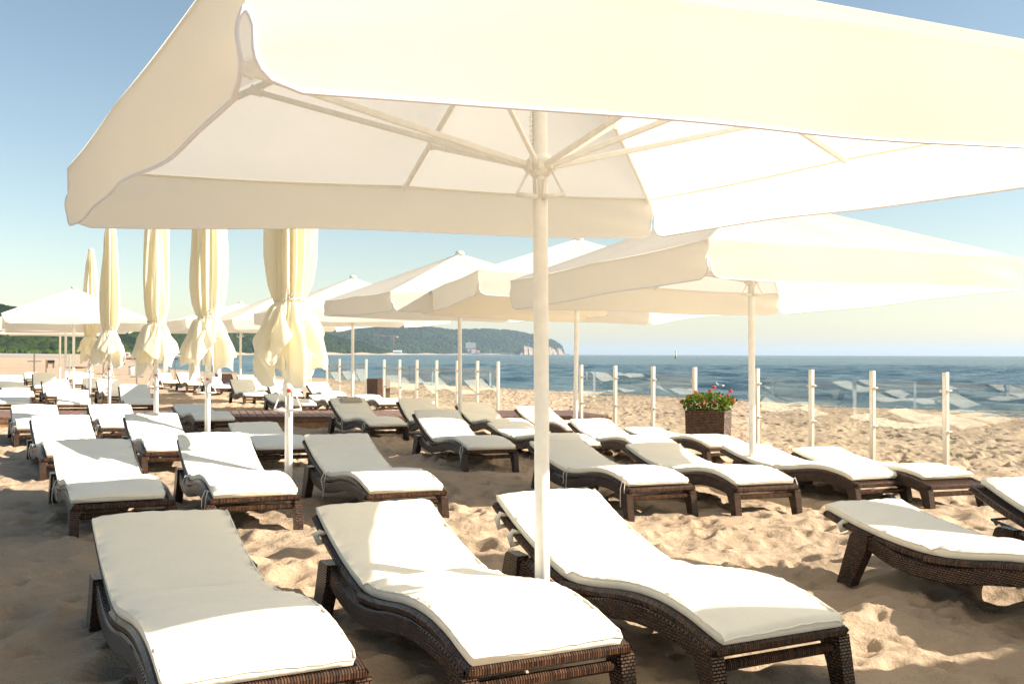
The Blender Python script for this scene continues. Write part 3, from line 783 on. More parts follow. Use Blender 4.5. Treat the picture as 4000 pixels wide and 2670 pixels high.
LG = [
 # x, y, heading, back angle, label, options
 (-0.786, 3.106, 29.8, 16.6, "nearest lounger at bottom left, backrest shaded and seat in sun", dict(unique=1, shift=-.022, short=.02)),
 (0.168, 3.451, 28.3, 17.6, "near lounger left of the big pole with thin pole shadow across its cushion", dict(unique=1, rk=1)),
 (1.1, 3.743, 28.0, 20.7, "near lounger right of the big parasol pole, the foot corner of its cushion in shade", dict(unique=1)),
 (-2.794, 6.864, 30.2, 18.7, "left lounger in the second row, its upper cushion shaded blue and open wicker foot rail", dict(unique=1, ties='seat', shift=-.03, short=.03)),
 (-1.95, 7.255, 26.9, 22.0, "second row lounger with a rounded shadow on the top left of its cushion", dict(unique=1, ties='both')),
 (-0.83, 7.635, 27.9, 20.2, "second row lounger whose wavy side frame shows, backrest in shade, between two white poles", dict(unique=1, ties='seat')),
 (1.325, 8.227, 26.1, 14.2, "lounger just behind the big parasol pole with cords hanging at its foot corner", dict(unique=1, ties='both', short=.045)),
 (-0.235, 11.438, 25.9, 24.5, "lounger with steep shaded backrest alone on the sand left of the big pole", dict(unique=1, ties='footl')),
 (-1.964, 15.084, 30.3, 25.1, "steep backed lounger holding a small beige pillow beside the wooden deck", dict(unique=1, ties='all')),
 (2.293, 8.403, 24.0, 12.0, "half shaded low lounger second from left in the right hand row of four", dict(unique=1, ties='foot', short=.04)),
 (3.505, 8.863, 27.3, 9.9, "sunlit low lounger directly behind the second parasol pole", dict(unique=1, short=.07)),
 (4.169, 8.8, 22.8, 8.3, "rightmost low lounger of the row before the glass windbreak, foot weave uncovered", dict(unique=1, short=.13)),
 (3.187, 4.489, 26.3, 10.2, "near low lounger at right with long grey shadow on its cushion and toothed rack", dict(unique=1, rk=1)),
 (4.195, 4.751, 24.9, 20.9, "lounger cut by the right edge of the photo, bare wicker along its cushion", dict(unique=1, rk=1, shift=.085)),
 (-4.511, 9.894, 31.1, 18.8, "left lounger of the third row with curved shade on the top of its cushion", dict(ties='seat')),
 (-5.632, 13.81, 29.7, 14.8, "lounger whose cushion is crossed by a thin pole shadow, in front of the deck boards", dict(ties='both')),
 (-6.572, 13.314, 30.4, 15.7, "leftmost lounger in front of the wooden deck near the left photo edge", dict(ties='both')),
 (-3.733, 10.585, 29.3, 20.6, "third row lounger with a long diagonal pole shadow over its back cushion", dict(ties='foot')),
 (-4.883, 15.69, 31.0, 9.0, "low shaded lounger behind the third folded parasol's pole, just before the deck", dict()),
 (-2.643, 11.011, 25.2, 10.3, "low lounger behind the nearest folded parasol's pole, mostly in bluish shade", dict(ties='footl')),
 (-10.365, 19.676, 27.5, 12.7, "lounger at the left photo edge behind the deck, only its foot half in view", dict()),
 (-11.971, 23.024, 30.2, 13.5, "lounger peeping out at the left edge with a grey shaded top", dict()),
 (-13.909, 26.549, 32.3, 27.0, "steep grey shaded backrest lounger at far left edge", dict()),
 (-18.493, 36.851, 30.4, 21.2, "small distant lounger left of a wide beige backrest at far left", dict()),
 (-14.04, 28.603, 29.2, 33.0, "lounger with upright beige shaded backrest left of the thin poles", dict()),
 (-11.218, 23.603, 30.5, 24.5, "lounger with blotchy shadow on its back, left of the farthest folded parasol", dict()),
 (-9.14, 19.816, 25.9, 14.3, "lounger right behind the deck at left with a small pole shadow on its cushion", dict(ties='foot')),
 (-15.467, 34.241, 24.8, 24.3, "bright distant lounger between the thin poles at far left", dict()),
 (-18.712, 40.699, 28.1, 18.9, "farthest lounger at left, half hidden by a thin white pole", dict()),
 (-13.026, 29.776, 27.4, 18.3, "distant lounger behind the farthest folded parasol's pole", dict()),
 (-10.174, 24.459, 29.5, 25.0, "sunlit steep lounger behind the fourth folded parasol's pole", dict()),
 (-7.939, 20.301, 26.5, 24.9, "lounger with diagonal half shadow on its back, left of the middle folded parasol's pole", dict(ties='seat')),
 (-13.372, 37.202, 30.8, 25.0, "shaded far lounger just right of the middle folded parasol's pole", dict()),
 (-11.654, 35.043, 31.8, 29.3, "far lounger standing in front of a bare wicker backrest", dict(ties='foot')),
 (-10.75, 37.0, 32.6, 30.0, "bare wicker lounger without cushion far behind the second folded parasol", dict(cush=False)),
 (-9.709, 31.848, 29.5, 22.0, "far lounger right behind the second nearest folded parasol's pole", dict()),
 (-9.9, 36.3, 25.0, 23.5, "sunlit far lounger between the two nearest folded parasols, behind a shaded one", dict()),
 (-6.908, 25.745, 29.0, 26.7, "beige shaded lounger with wavy dark side and hanging cords between the two nearest folded parasols", dict(ties='both')),
 (-4.621, 21.073, 31.5, 9.6, "low lounger crossing behind the nearest folded parasol's pole above the deck", dict()),
 (-5.991, 25.825, 25.3, 24.2, "bright lounger right behind the cloth hem of the nearest folded parasol", dict()),
 (-4.938, 26.578, 27.9, 22.2, "bright lounger nearest the glass windbreak, left of a thin white pole", dict()),
 (-3.908, 21.898, 25.5, 7.5, "low bright lounger behind the deck, left of the lounger with the pillow", dict(ties='foot')),
 (-2.816, 22.343, 26.1, 7.7, "low bright lounger behind the lounger with the pillow", dict()),
 (-0.944, 14.996, 24.2, 24.3, "lounger with half shaded back right of the lounger with the pillow", dict(ties='seat')),
 (0.059, 15.148, 23.2, 19.9, "bright lounger standing before the gap in the glass windbreak, behind a slim pole", dict()),
 (0.862, 12.056, 27.8, 10.3, "very low backed lounger reaching behind the big parasol pole", dict(ties='foot')),
 (1.164, 14.904, 24.9, 18.6, "bright lounger right behind the big white pole, before the deck end", dict()),
 (1.87, 11.934, 23.0, 16.1, "bright lounger behind the third parasol's pole, right of the big pole", dict(ties='foot')),
 (2.847, 12.317, 28.0, 5.5, "nearly flat lounger left of the flower planter", dict()),
 (-6.965, 30.104, 31.9, 20.8, "tiny far lounger just right of the nearest folded parasol's hem", dict()),
 (-8.228, 30.654, 25.4, 23.7, "far bright lounger behind the beige shaded one between folded parasols", dict()),
]
for i, (x, y, th, ph, lab, kw) in enumerate(LG):
    lounger(x, y, R(th), R(ph), lab, seed=i, **kw)
# pillow lying on the backrest of one lounger
def pillow_at(x, y, th, phi):
    th, phi = R(th), R(phi)
    me = None
    n = 22; m = 14; P = np.zeros((n, m, 3))
    bm_top = []
    b = MB(); W2, H2, T = .20, .075, .028
    rows = []
    for i in range(n):
        for j in range(m):
            u = -1 + 2 * i / (n - 1); v = -1 + 2 * j / (m - 1)
            P[i, j] = (u * W2 * (1 - .04 * v * v), v * H2 * (1 - .05 * u * u), T * ((1 - u ** 6) * (1 - v ** 6)) ** .5 * (1 + .1 * math.sin(u * 5 + v * 3)))
    Q = P.copy(); Q[..., 2] *= -0.4
    vs = [tuple(p) for p in P.reshape(-1, 3)] + [tuple(p) for p in Q.reshape(-1, 3)]; fs = []
    for i in range(n - 1):
        for j in range(m - 1):
            a = i * m + j; fs.append((a, a + m, a + m + 1, a + 1)); o = n * m; fs.append((o + a, o + a + 1, o + a + m + 1, o + a + m))
    b.add(vs, fs); o = b.build("pillow", MAT['pillow'], None, smooth=True, fixn=False)
    tag(o, "small beige pillow lying at the head of a shaded lounger", "pillow")
    pts = back_pts(phi); k = 12; p = pts[k]; a = math.atan2(pts[k][1] - pts[k - 2][1], pts[k][0] - pts[k - 2][0])
    loc = Vector((.04, p[0] - math.sin(a) * .082, p[1] + math.cos(a) * .078))
    rz = Matrix.Rotation(th, 4, 'Z'); wl = Vector((x, y, G(x, y))) + rz @ loc
    o.matrix_world = Matrix.Translation(wl) @ rz @ Matrix.Rotation(a, 4, 'X')
pillow_at(-1.964, 15.084, 30.3, 25.1)

# ------------------------------------------------------------------ open parasols
UM = {
'main':dict(E=[(-0.525, 1.839, 0.824), (-2.443, 5.182, 1.015), (1.022, 7.01, 1.158), (2.792, 3.668, 1.083)],B=[(-0.525, 1.839, 0.516), (-2.444, 5.191, 0.693), (1.054, 7.02, 0.865), (2.792, 3.668, 0.775)],apex=(0.12, 4.42, 1.9)),
'N':dict(E=[(1.59, 7.662, 0.943), (-0.023, 11.085, 0.862), (3.561, 12.618, 0.821), (4.956, 9.188, 0.952)],B=[(1.597, 7.654, 0.623), (-0.007, 11.078, 0.522), (3.562, 12.611, 0.534), (4.956, 9.188, 0.637)],apex=(2.555, 10.14, 1.711)),
'H1':dict(E=[(5.156, -0.177, 0.95), (4.173, 3.494, 0.95), (7.844, 4.477, 0.95), (8.827, 0.806, 0.95)],B=[(5.156, -0.177, 0.65), (4.173, 3.494, 0.65), (7.844, 4.477, 0.65), (8.827, 0.806, 0.65)],apex=(6.5, 2.15, 1.77)),
'O':dict(E=[(-0.422, 11.83, 1.056), (-1.499, 15.245, 0.958), (2.447, 16.77, 0.841), (3.46, 13.355, 0.95)],B=[(-0.431, 11.83, 0.745), (-1.485, 15.245, 0.632), (2.447, 16.77, 0.521), (3.46, 13.355, 0.63)],apex=(0.99, 14.3, 1.75)),
'P':dict(E=[(-1.802, 14.007, 0.928), (-3.426, 17.367, 0.978), (-0.083, 19.053, 0.935), (1.603, 15.693, 0.935)],B=[(-1.759, 14.007, 0.632), (-3.467, 17.367, 0.691), (-0.083, 19.053, 0.635), (1.603, 15.693, 0.635)],apex=(-0.92, 16.53, 1.755)),
'Q':dict(E=[(-4.525, 19.189, 0.95), (-6.161, 22.575, 0.95), (-2.775, 24.211, 0.95), (-1.341, 20.825, 0.959)],B=[(-4.525, 19.189, 0.67), (-6.161, 22.575, 0.67), (-2.775, 24.211, 0.67), (-1.341, 20.825, 0.679)],apex=(-3.65, 21.7, 1.75)),
'Q2':dict(E=[(-7.127, 24.089, 0.873), (-8.811, 27.475, 0.95), (-5.425, 29.111, 0.95), (-3.562, 25.725, 1.044)],B=[(-7.086, 24.089, 0.6), (-8.811, 27.475, 0.67), (-5.425, 29.111, 0.67), (-3.562, 25.725, 0.764)],apex=(-6.3, 26.6, 1.77)),
'R':dict(E=[(-9.475, 27.489, 1.0), (-11.28, 30.875, 1.055), (-7.725, 32.511, 1.0), (-6.089, 29.125, 1.0)],B=[(-9.475, 27.489, 0.7), (-11.251, 30.875, 0.646), (-7.725, 32.511, 0.7), (-6.089, 29.125, 0.7)],apex=(-8.6, 30.0, 1.6)),
'S':dict(E=[(-12.429, 23.036, 0.968), (-14.264, 26.499, 0.93), (-10.801, 27.964, 0.93), (-9.428, 24.501, 0.908)],B=[(-12.345, 23.036, 0.719), (-14.264, 26.499, 0.63), (-10.801, 27.964, 0.63), (-9.44, 24.501, 0.776)],apex=(-11.8, 25.5, 1.75)),
'S2':dict(E=[(-14.85, 27.017, 0.95), (-16.383, 30.45, 0.95), (-12.95, 31.983, 0.95), (-11.417, 28.55, 0.95)],B=[(-14.85, 27.017, 0.65), (-16.383, 30.45, 0.65), (-12.95, 31.983, 0.65), (-11.417, 28.55, 0.65)],apex=(-13.9, 29.5, 1.77)),
'S3':dict(E=[(-17.65, 32.517, 0.95), (-19.183, 35.95, 0.95), (-15.75, 37.483, 0.95), (-14.217, 34.05, 0.95)],B=[(-17.65, 32.517, 0.65), (-19.183, 35.95, 0.65), (-15.75, 37.483, 0.65), (-14.217, 34.05, 0.65)],apex=(-16.7, 35.0, 1.77)),
}
def lerp(a, b, t): return a + (b - a) * t
def parasol(key, base, label, detail=1):
    d = UM[key]; Z = Vector((0, 0, EYE))
    bx, by = base; bz = G(bx, by)
    t = thing("open_parasol", label, "parasol", (bx, by, bz), group="open cream square parasols")
    O = Vector((bx, by, bz))
    E = [Vector(e) + Z - O for e in d['E']]; B = [Vector(b) + Z - O for b in d['B']]; A = Vector(d['apex']) + Z - O
    rs = random.Random(hash(key) % 1000 if False else sum(map(ord, key)))
    # roof
    n = 26 if detail else 12; b = MB()
    for s in range(4):
        e0, e1 = E[s], E[(s + 1) % 4]; nrm = (e0 - A).cross(e1 - A).normalized()
        if nrm.z < 0: nrm = -nrm
        rows = []
        for i in range(n + 1):
            tt = i / n; row = []
            for j in range(n + 1):
                u = j / n; p = lerp(A, lerp(e0, e1, u), tt)
                sag = -.028 * math.sin(math.pi * abs(2 * u - 1) if False else math.pi * ((2 * u) % 1 if u < 1 else 0)) * math.sin(math.pi * min(tt, .98)) ** .8
                sag -= .020 * math.sin(math.pi * u) * (1 - tt) * tt * 2
                p = p + nrm * sag
                if tt > .9: p = p + Vector((0, 0, -.012 * math.sin(math.pi * ((2 * u) % 1)) * (tt - .9) * 10))
                row.append(p)
            rows.append(row)
        vs = [p for r in rows for p in r]; m = n + 1
        fs = [(i * m + j, (i + 1) * m + j, (i + 1) * m + j + 1, i * m + j + 1) for i in range(n) for j in range(n)]
        b.add(vs, fs)
    cv = b.build("canopy", MAT['canopy'], t, smooth=True, fixn=False)
    if detail:
        sb = MB(); sb.tube([lerp(E[s_], E[(s_ + 1) % 4], q_ / 16) - Vector((0, 0, .012 * math.sin(math.pi * ((q_ / 8) % 1)) + .012)) * 1 + (sum(E, Vector()) / 4 - E[s_]).normalized() * .016 for s_ in range(4) for q_ in range(16)] + [E[0] + (sum(E, Vector()) / 4 - E[0]).normalized() * .016 - Vector((0, 0, .012))], .006, 6); sb.build("eave_seam", MAT['canopy'], cv, smooth=True)
    # small cap on top
    fb = MB(); fb.tube([A + Vector((0, 0, -.02)), A + Vector((0, 0, .035)), A + Vector((0, 0, .05))], [.09, .07, .02], 14); fb.build("finial", MAT['pole'], t, smooth=True)
    cx = sum(E, Vector()) / 4
    nu, nv = (110, 16) if detail else (36, 8)
    for s in range(4):
        e0, e1, b0, b1 = E[s], E[(s + 1) % 4], B[s], B[(s + 1) % 4]
        L = (e1 - e0).length; out_n = (e1 - e0).cross(Vector((0, 0, 1))).normalized()
        if out_n.dot((e0 + e1) / 2 - cx) < 0: out_n = -out_n
        ph = [rs.uniform(0, 6.28) for _ in range(6)]
        P = np.zeros((nu, nv, 3))
        for i in range(nu):
            u0 = i / (nu - 1)
            u0 = .5 - .5 * math.cos(math.pi * u0) * (1 - .0) if False else u0
            for j in range(nv):
                v = j / (nv - 1)
                ins = 0.0
                if v > .45:
                    ins = .018 * min(1, (v - .45) / .12)
                    if v > .70: k = (v - .70) / .30; ins += .10 * (1 - math.sqrt(max(0, 1 - k * k)))
                u = (ins / L) + u0 * (1 - 2 * ins / L)
                top = lerp(e0, e1, u); top = top + Vector((0, 0, -.012 * math.sin(math.pi * ((2 * u) % 1))))
                bot = lerp(b0, b1, u) + Vector((0, 0, .018 * math.sin(math.pi * u * 2 + ph[0]) * math.sin(math.pi * u)))
                p = lerp(top, bot, v)
                c0 = math.exp(-u * L / .35); c1 = math.exp(-(1 - u) * L / .35)
                fl = .020 * v * math.sin(u * L * 2.1 + ph[1]) + .010 * v * math.sin(u * L * 5.3 + ph[2]) - .03 * v * v * math.sin(math.pi * u)
                cr = (c0 + c1) * (.018 * math.sin(6.5 * (v + u * L * .9 if u < .5 else v + (1 - u) * L * .9) + ph[3]) * math.sin(math.pi * min(v * 1.2, 1)))
                p = p + out_n * (fl * math.sin(math.pi * min(max(u, 0), 1)) ** .5 + cr)
                P[i, j] = p
        vo = link("valance", grid_mesh("valance", P, MAT['canopy']), t)
        # white piping along the lower hem
        if detail:
            tb = MB(); lo = [Vector(P[0, j]) for j in range(int(nv * .45), nv)] + [Vector(P[i, nv - 1]) for i in range(1, nu - 1, 2)] + [Vector(P[nu - 1, j]) for j in range(nv - 1, int(nv * .45) - 1, -1)]
            lo = [p for k, p in enumerate(lo) if k == 0 or (p - lo[k - 1]).length > 1e-4]
            tb.tube(lo, .0055, 6); tb.build("piping", MAT['trim'], vo, smooth=True)
    # ribs and struts
    hubz = A.z - 1.02 if key == 'main' else A.z - .92
    ax = lambda z: Vector((A.x * z / A.z, A.y * z / A.z, z))
    hub = ax(hubz)
    ends = []
    for s in range(4): ends += [E[s], (E[s] + E[(s + 1) % 4]) / 2]
    for k, e in enumerate(ends):
        e2 = e + (cx - e).normalized() * .03 - Vector((0, 0, .028))
        a2 = ax(A.z - .06) + (Vector((e.x, e.y, 0)) - Vector((A.x, A.y, 0))).normalized() * .04
        rb = MB(); rb.bar(a2, e2, .022, .034, bev=.005); rb.build("rib", MAT['pole'], t)
        j = lerp(a2, e2, .56 if k % 2 == 0 else .74) - Vector((0, 0, .02)); dr = (Vector((j.x, j.y, 0)) - Vector((hub.x, hub.y, 0))).normalized()
        st = MB(); st.bar(hub + dr * .055, j, .018, .028, bev=.004)
        st.bar(j + dr * -.03 + Vector((0, 0, -.005)), j + dr * .03 + Vector((0, 0, .015)), .026, .05, mi=0)
        st.build("strut", MAT['pole'], t)
    pb = MB(); pr = .035
    pb.tube([Vector((0, 0, -.3)), Vector((A.x * .2, A.y * .2, A.z * .2)), ax(A.z * .6), ax(A.z - .03)], pr, 24)
    pb.build("pole", MAT['pole'], t, smooth=True)
    hb = MB(); hb.tube([hub + Vector((0, 0, -.05)), hub + Vector((0, 0, -.03)), hub + Vector((0, 0, .03)), hub + Vector((0, 0, .05))], [.040, .058, .062, .045], 20)
    for k in range(8):
        a = k * math.pi / 4; c = hub + Vector((math.cos(a), math.sin(a), 0)) * .062; hb.box(c, (.03, .03, .055), Matrix.Rotation(a, 3, 'Z'), .008)
    hb.build("slider_hub", MAT['pole'], t)
    handle(t, hub, .14, .09)
    if detail:
        ch = MB()
        for k in range(9): z = hub.z + .10 + k * .022; p = ax(z) + Vector((-.042, -.008, 0)); ch.box(p, (.012, .008, .016), Matrix.Rotation(.4 * (-1) ** k, 3, 'Y'))
        ch.build("chain", MAT['steel'], t)
    return t
def handle(t, hub, dz, wd):
    """pair of triangular pull handles under the slider"""
    for s in (-1, 1):
        h = MB(); a = hub + Vector((s * .05, 0, -.02)); o = Vector((s * .0, -.045, 0))
        h.tube([a + o, hub + Vector((s * (wd + .02), -.045, -dz)), hub + Vector((s * .012, -.045, -dz - .012)), hub + Vector((s * .02, -.045, -.07))], .0075, 8)
        h.tube([hub + Vector((s * (wd + .02), -.045, -dz)), hub + Vector((s * .012, -.045, -dz - .012))], .0125, 10)
        h.build("pull_handle", MAT['pole'], t, smooth=True)
parasol('main', (0.148, 4.42), "huge cream parasol overhead, nearest the camera, filling the top of the picture")
parasol('N', (2.575, 10.14), "second open parasol, at right under the edge of the huge one")
parasol('O', (0.955, 14.3), "third open parasol, behind the big white pole, in front of the sea")
parasol('P', (-0.90, 16.53), "fourth open parasol, left of the big white pole with its tan front flap")
parasol('Q', (-3.65, 21.7), "fifth open parasol, its peak just right of the nearest folded parasol", 0)
parasol('Q2', (-6.3, 26.6), "open parasol mostly hidden behind the nearest folded parasol", 0)
parasol('R', (-8.6, 30.0), "far open parasol between the two nearest folded parasols", 0)
parasol('S', (-11.8, 25.5), "broad open parasol at far left behind the two farthest folded ones", 0)
parasol('S2', (-13.9, 29.5), "open parasol behind the broad one at far left, middle of three thin poles", 0)
parasol('S3', (-16.7, 35.0), "farthest open parasol at left, on the leftmost thin pole", 0)

parasol('H1', (6.5, 2.15), "open parasol just outside the photo's right edge, shading the near right sand", 0)

# ------------------------------------------------------------------ folded parasols
def folded(x, y, label, seed, lean=0.0):
    r = random.Random(seed); bz = G(x, y)
    t = thing("folded_parasol", label, "parasol", (x, y, bz), group="cream parasols folded and tied")
    top = EYE - bz + 2.90; tie = EYE - bz + .47; bot = EYE - bz - .13
    pb = MB(); pb.tube([(0, 0, -.3), (0, 0, 1.0), (0, 0, top - .25)], .0345, 24); pb.build("pole", MAT['pole'], t, smooth=True)
    NT = 160
    # cloth bundle: pleats round the pole, cinched at the tie, flaring below
    nz = 120; P = np.zeros((NT, nz, 3)); zz = np.linspace(0, 1, nz)
    prof = [(top, .045), (top - .05, .08), (top - .45, .105), (top - 1.1, .136), (top - 1.75, .158), (tie + .38, .158), (tie + .14, .140), (tie + .03, .122), (tie, .118), (tie - .04, .130), (tie - .16, .172), (tie - .35, .222), (tie - .52, .250), (bot, .245)]
    pz = np.array([p[0] for p in prof])[::-1]; pr = np.array([p[1] for p in prof])[::-1]
    npl = 9; ph = [r.uniform(0, 6.28) for _ in range(10)]
    for i in range(NT):
        a = 2 * math.pi * i / NT
        hem = bot + .13 * math.sin(4 * a + ph[0]) + .07 * math.sin(7 * a + ph[1]) + .035 * math.sin(11 * a + ph[2])
        for j in range(nz):
            v = j / (nz - 1); z = top + (hem - top) * v
            rad = float(np.interp(z, pz, pr))
            hgt = (z - tie) / (top - tie)
            tw = .35 * math.sin(z * 1.3 + ph[3]) + .9 * max(0, -hgt) * math.sin(2 * a + ph[4])
            if z > tie:
                k = min(1, (top - z) / .5)
                f = math.cos(npl * (a + tw * .25) + ph[5] + 1.9 * math.sin(a * 2 + z * .5 + ph[6]) + .8 * math.sin(3 * a - z * 1.7 + ph[2]))
                fold = .26 * k * (abs(f) ** .6 * (1 if f > 0 else -1)) + .10 * k * math.cos(17 * a + ph[7] + z) + .05 * k * math.cos(31 * a - 1.3 * z + ph[1])
                pin = math.exp(-((z - tie) / .10) ** 2)
                rad *= 1 + fold * (1 - .55 * pin) + .08 * pin * math.cos(23 * a + ph[8])
                rad *= 1 + .12 * math.cos(a * 2 + z * 1.1 + ph[9])
            else:
                q = min(1, (tie - z) / .3)
                f = math.cos(5 * a + ph[5] + 1.7 * math.sin(a + ph[6]) + q * 1.2)
                rad *= 1 + .34 * q * (abs(f) ** .7 * (1 if f > 0 else -1)) + .15 * q * math.cos(9 * a + 6 * q + ph[7]) + .07 * (1 - q) * math.cos(23 * a + ph[8])
            P[i, j] = (rad * math.cos(a), rad * math.sin(a), z)
    me = grid_mesh("cloth", P, MAT['folded'], closed_u=True); cl = link("cloth", me, t)
    hem = MB(); pts = [Vector(P[i % NT, nz - 1]) for i in range(0, NT + 1, 2)]; hem.tube(pts, .005, 6, cap=False); hem.build("piping", MAT['trim'], cl, smooth=True)
    # a second, shorter flap layer outside: corner of the canopy turned over the bundle
    for s in range(3):
        a0 = r.uniform(0, 6.28) if s else -2.0; nu, nv2 = 26, 22; Q = np.zeros((nu, nv2, 3)); wd = r.uniform(.7, 1.15); ln = r.uniform(.35, .55)
        for i in range(nu):
            u = -1 + 2 * i / (nu - 1)
            for j in range(nv2):
                v = j / (nv2 - 1); z = tie - .02 - ln * v * (1 - .45 * abs(u) ** 1.5)
                rad = float(np.interp(z, pz, pr)) * (1.16 + .18 * v + .10 * math.sin(u * 5 + ph[s] + v * 2) + .05 * math.sin(u * 11 + ph[s + 1])) + .012
                if v < .1: rad = lerp(.125, rad, v / .1)
                a = a0 + u * wd * (.35 + .65 * v) + .25 * v * math.sin(ph[s + 2]); Q[i, j] = (rad * math.cos(a), rad * math.sin(a), z)
        link("cloth_flap", grid_mesh("cloth_flap", Q, MAT['folded']), t)
    cap = MB(); cap.tube([(0, 0, top - .04), (0, 0, top + .015), (0, 0, top + .03)], [.085, .06, .02], 16); cap.build("finial", MAT['pole'], t, smooth=True)
    cd = MB(); cd.tube([(.136 * math.cos(a), .136 * math.sin(a), tie + .012 * math.sin(a * 2 + ph[0])) for a in np.linspace(0, 2 * math.pi, 40)], .0062, 6, cap=False)
    k = Vector((.02, -.142, tie))
    cd.tube([k, k + Vector((.05, -.02, .03)), k + Vector((.075, -.02, .075)), k + Vector((.045, -.02, .08)), k + Vector((.01, -.012, .03)), k + Vector((-.03, -.02, -.04)), k + Vector((-.07, -.03, -.12)), k + Vector((-.075, -.05, -.2))], .006, 6)
    cd.build("tie_cord", MAT['strap'], t, smooth=True)
    # folded ribs showing inside the hem and the slider with its handles
    for q in range(4):
        a = q * math.pi / 2 + .6; rb = MB(); rb.bar((.055 * math.cos(a), .055 * math.sin(a), bot - .02), (.06 * math.cos(a), .06 * math.sin(a), tie + .1), .02, .03); rb.build("rib", MAT['pole'], t)
    hz = bot - .16; hub = Vector((0, 0, hz))
    hb = MB(); hb.tube([(0, 0, hz - .09), (0, 0, hz - .07), (0, 0, hz + .02), (0, 0, hz + .05)], [.042, .055, .058, .044], 20); hb.build("slider_hub", MAT['pole'], t, smooth=True)
    handle(t, hub, .20, .10)
    sk = MB(); sk.box((.012, -.060, hz - .035), (.032, .006, .032)); sk.build("sticker", MAT['red'], t)
FO = [(-1.975, 8.4, "nearest and largest folded parasol, tied with a bow"), (-3.85, 12.0, "second nearest folded parasol, with a red sticker on its slider"), (-5.33, 14.2, "middle one of the five folded parasols"),
      (-8.41, 19.8, "fourth folded parasol, tall pointed one second from left"), (-11.8, 26.5, "farthest and smallest folded parasol, leftmost of the five"),
      (5.8, 5.72, "folded parasol outside the right edge, throwing the long thin shadow across the sand")]
for i, (x, y, lab) in enumerate(FO): folded(x, y, lab, 40 + i * 3)

# ------------------------------------------------------------------ glass windbreak
POSTS = [(-6.47, 33.17), (-5.84, 32.1), (-4.62, 30.05), (-3.88, 28.79), (-3.29, 27.81), (-2.68, 26.77), (-2.04, 25.7), (-1.42, 24.65), (-0.86, 23.7), (-0.33, 22.81), (1.45, 19.81), (2.05, 18.8), (2.65, 17.78), (3.24, 16.79), (4.01, 15.49), (4.59, 14.52), (5.16, 13.56), (5.75, 12.56), (6.36, 11.53)]
GAPS = {2, 9, 13}
PNAME = ["at the far left end of the glass windbreak", "second from the left end of the windbreak", "left of the empty wicker planter", "directly in front of the empty wicker planter", "first post right of the empty wicker planter", "second post right of the empty planter", "third post right of the empty planter", "fourth post right of the empty planter", "second last before the wide gap", "at the left side of the wide gap in the windbreak", "at the right side of the wide gap, by a parasol pole", "second post right of the wide gap", "third post right of the wide gap", "touching the left side of the flower planter", "right of the flower planter beside a parasol pole", "third from the right end of the windbreak", "second from the right end of the windbreak", "large post nearest the right edge of the photo", "outside at the right end of the windbreak"]
pdir = Vector((-.51, .86, 0)).normalized(); pang = math.atan2(pdir.y, pdir.x)
for i, (x, y) in enumerate(POSTS):
    if i == len(POSTS) - 1: continue
    bz = G(x, y); h = 1.26 if i >= 10 else 1.30
    t = thing("windbreak_post", "white square metal post " + PNAME[i], "post", (x, y, bz), pang, group="posts of the glass windbreak")
    b = MB(); b.box((0, 0, h / 2 - .1), (.062, .070, h + .2), None, .006); b.build("post", MAT['alu'], t)
    b = MB(); b.box((0, 0, h - .02), (.050, .058, .05), None, .004) if False else None
    for z in (h * .80, h * .37):
        for s in (-1, 1):
            if (s > 0 and i in {k + 1 for k in GAPS}) or (s < 0 and i in GAPS) or (s > 0 and i == 0 and False): continue
            cl = MB(); cl.tube([(-s * -.031 if False else s * .031, 0, z), (s * .062, 0, z)], .020, 14); cl.tube([(s * .054, -.030, z), (s * .054, .030, z)], .022, 16)
            cl.build("clamp", MAT['steel'], t)
gn = ["leftmost glass pane of the windbreak", "glass pane left of the empty planter", None, "glass pane beginning at the empty planter", "second glass pane right of the empty planter", "third glass pane right of the empty planter", "fourth glass pane right of the empty planter", "fifth glass pane right of the empty planter", "glass pane ending at the wide gap", None, "first glass pane right of the wide gap", "second glass pane right of the wide gap", "glass pane left of the flower planter", None, "glass pane just right of the second parasol's pole", "glass pane third from the photo's right edge", "glass pane between the two largest posts", "glass pane running out of the right edge of the photo"]
for i in range(len(POSTS) - 1):
    if i in GAPS: continue
    a, b_ = Vector((*POSTS[i], 0)), Vector((*POSTS[i + 1], 0)); d = (b_ - a).normalized(); L = (b_ - a).length - .11
    c = (a + b_) / 2; bz = (G(a.x, a.y) + G(b_.x, b_.y)) / 2
    t = MB(); t.box((0, 0, 0), (L, .008, 1.02)); jig = random.Random(i).uniform(-.02, .02)
    o = t.build("glass_pane", MAT['glass']); o.location = (c.x, c.y, bz + .10 + .51); o.rotation_euler = (R(random.Random(i + 9).uniform(-1.2, 1.2)), 0, math.atan2(d.y, d.x) + jig)
    tag(o, "clear " + gn[i], "glass pane", "glass panes of the windbreak")

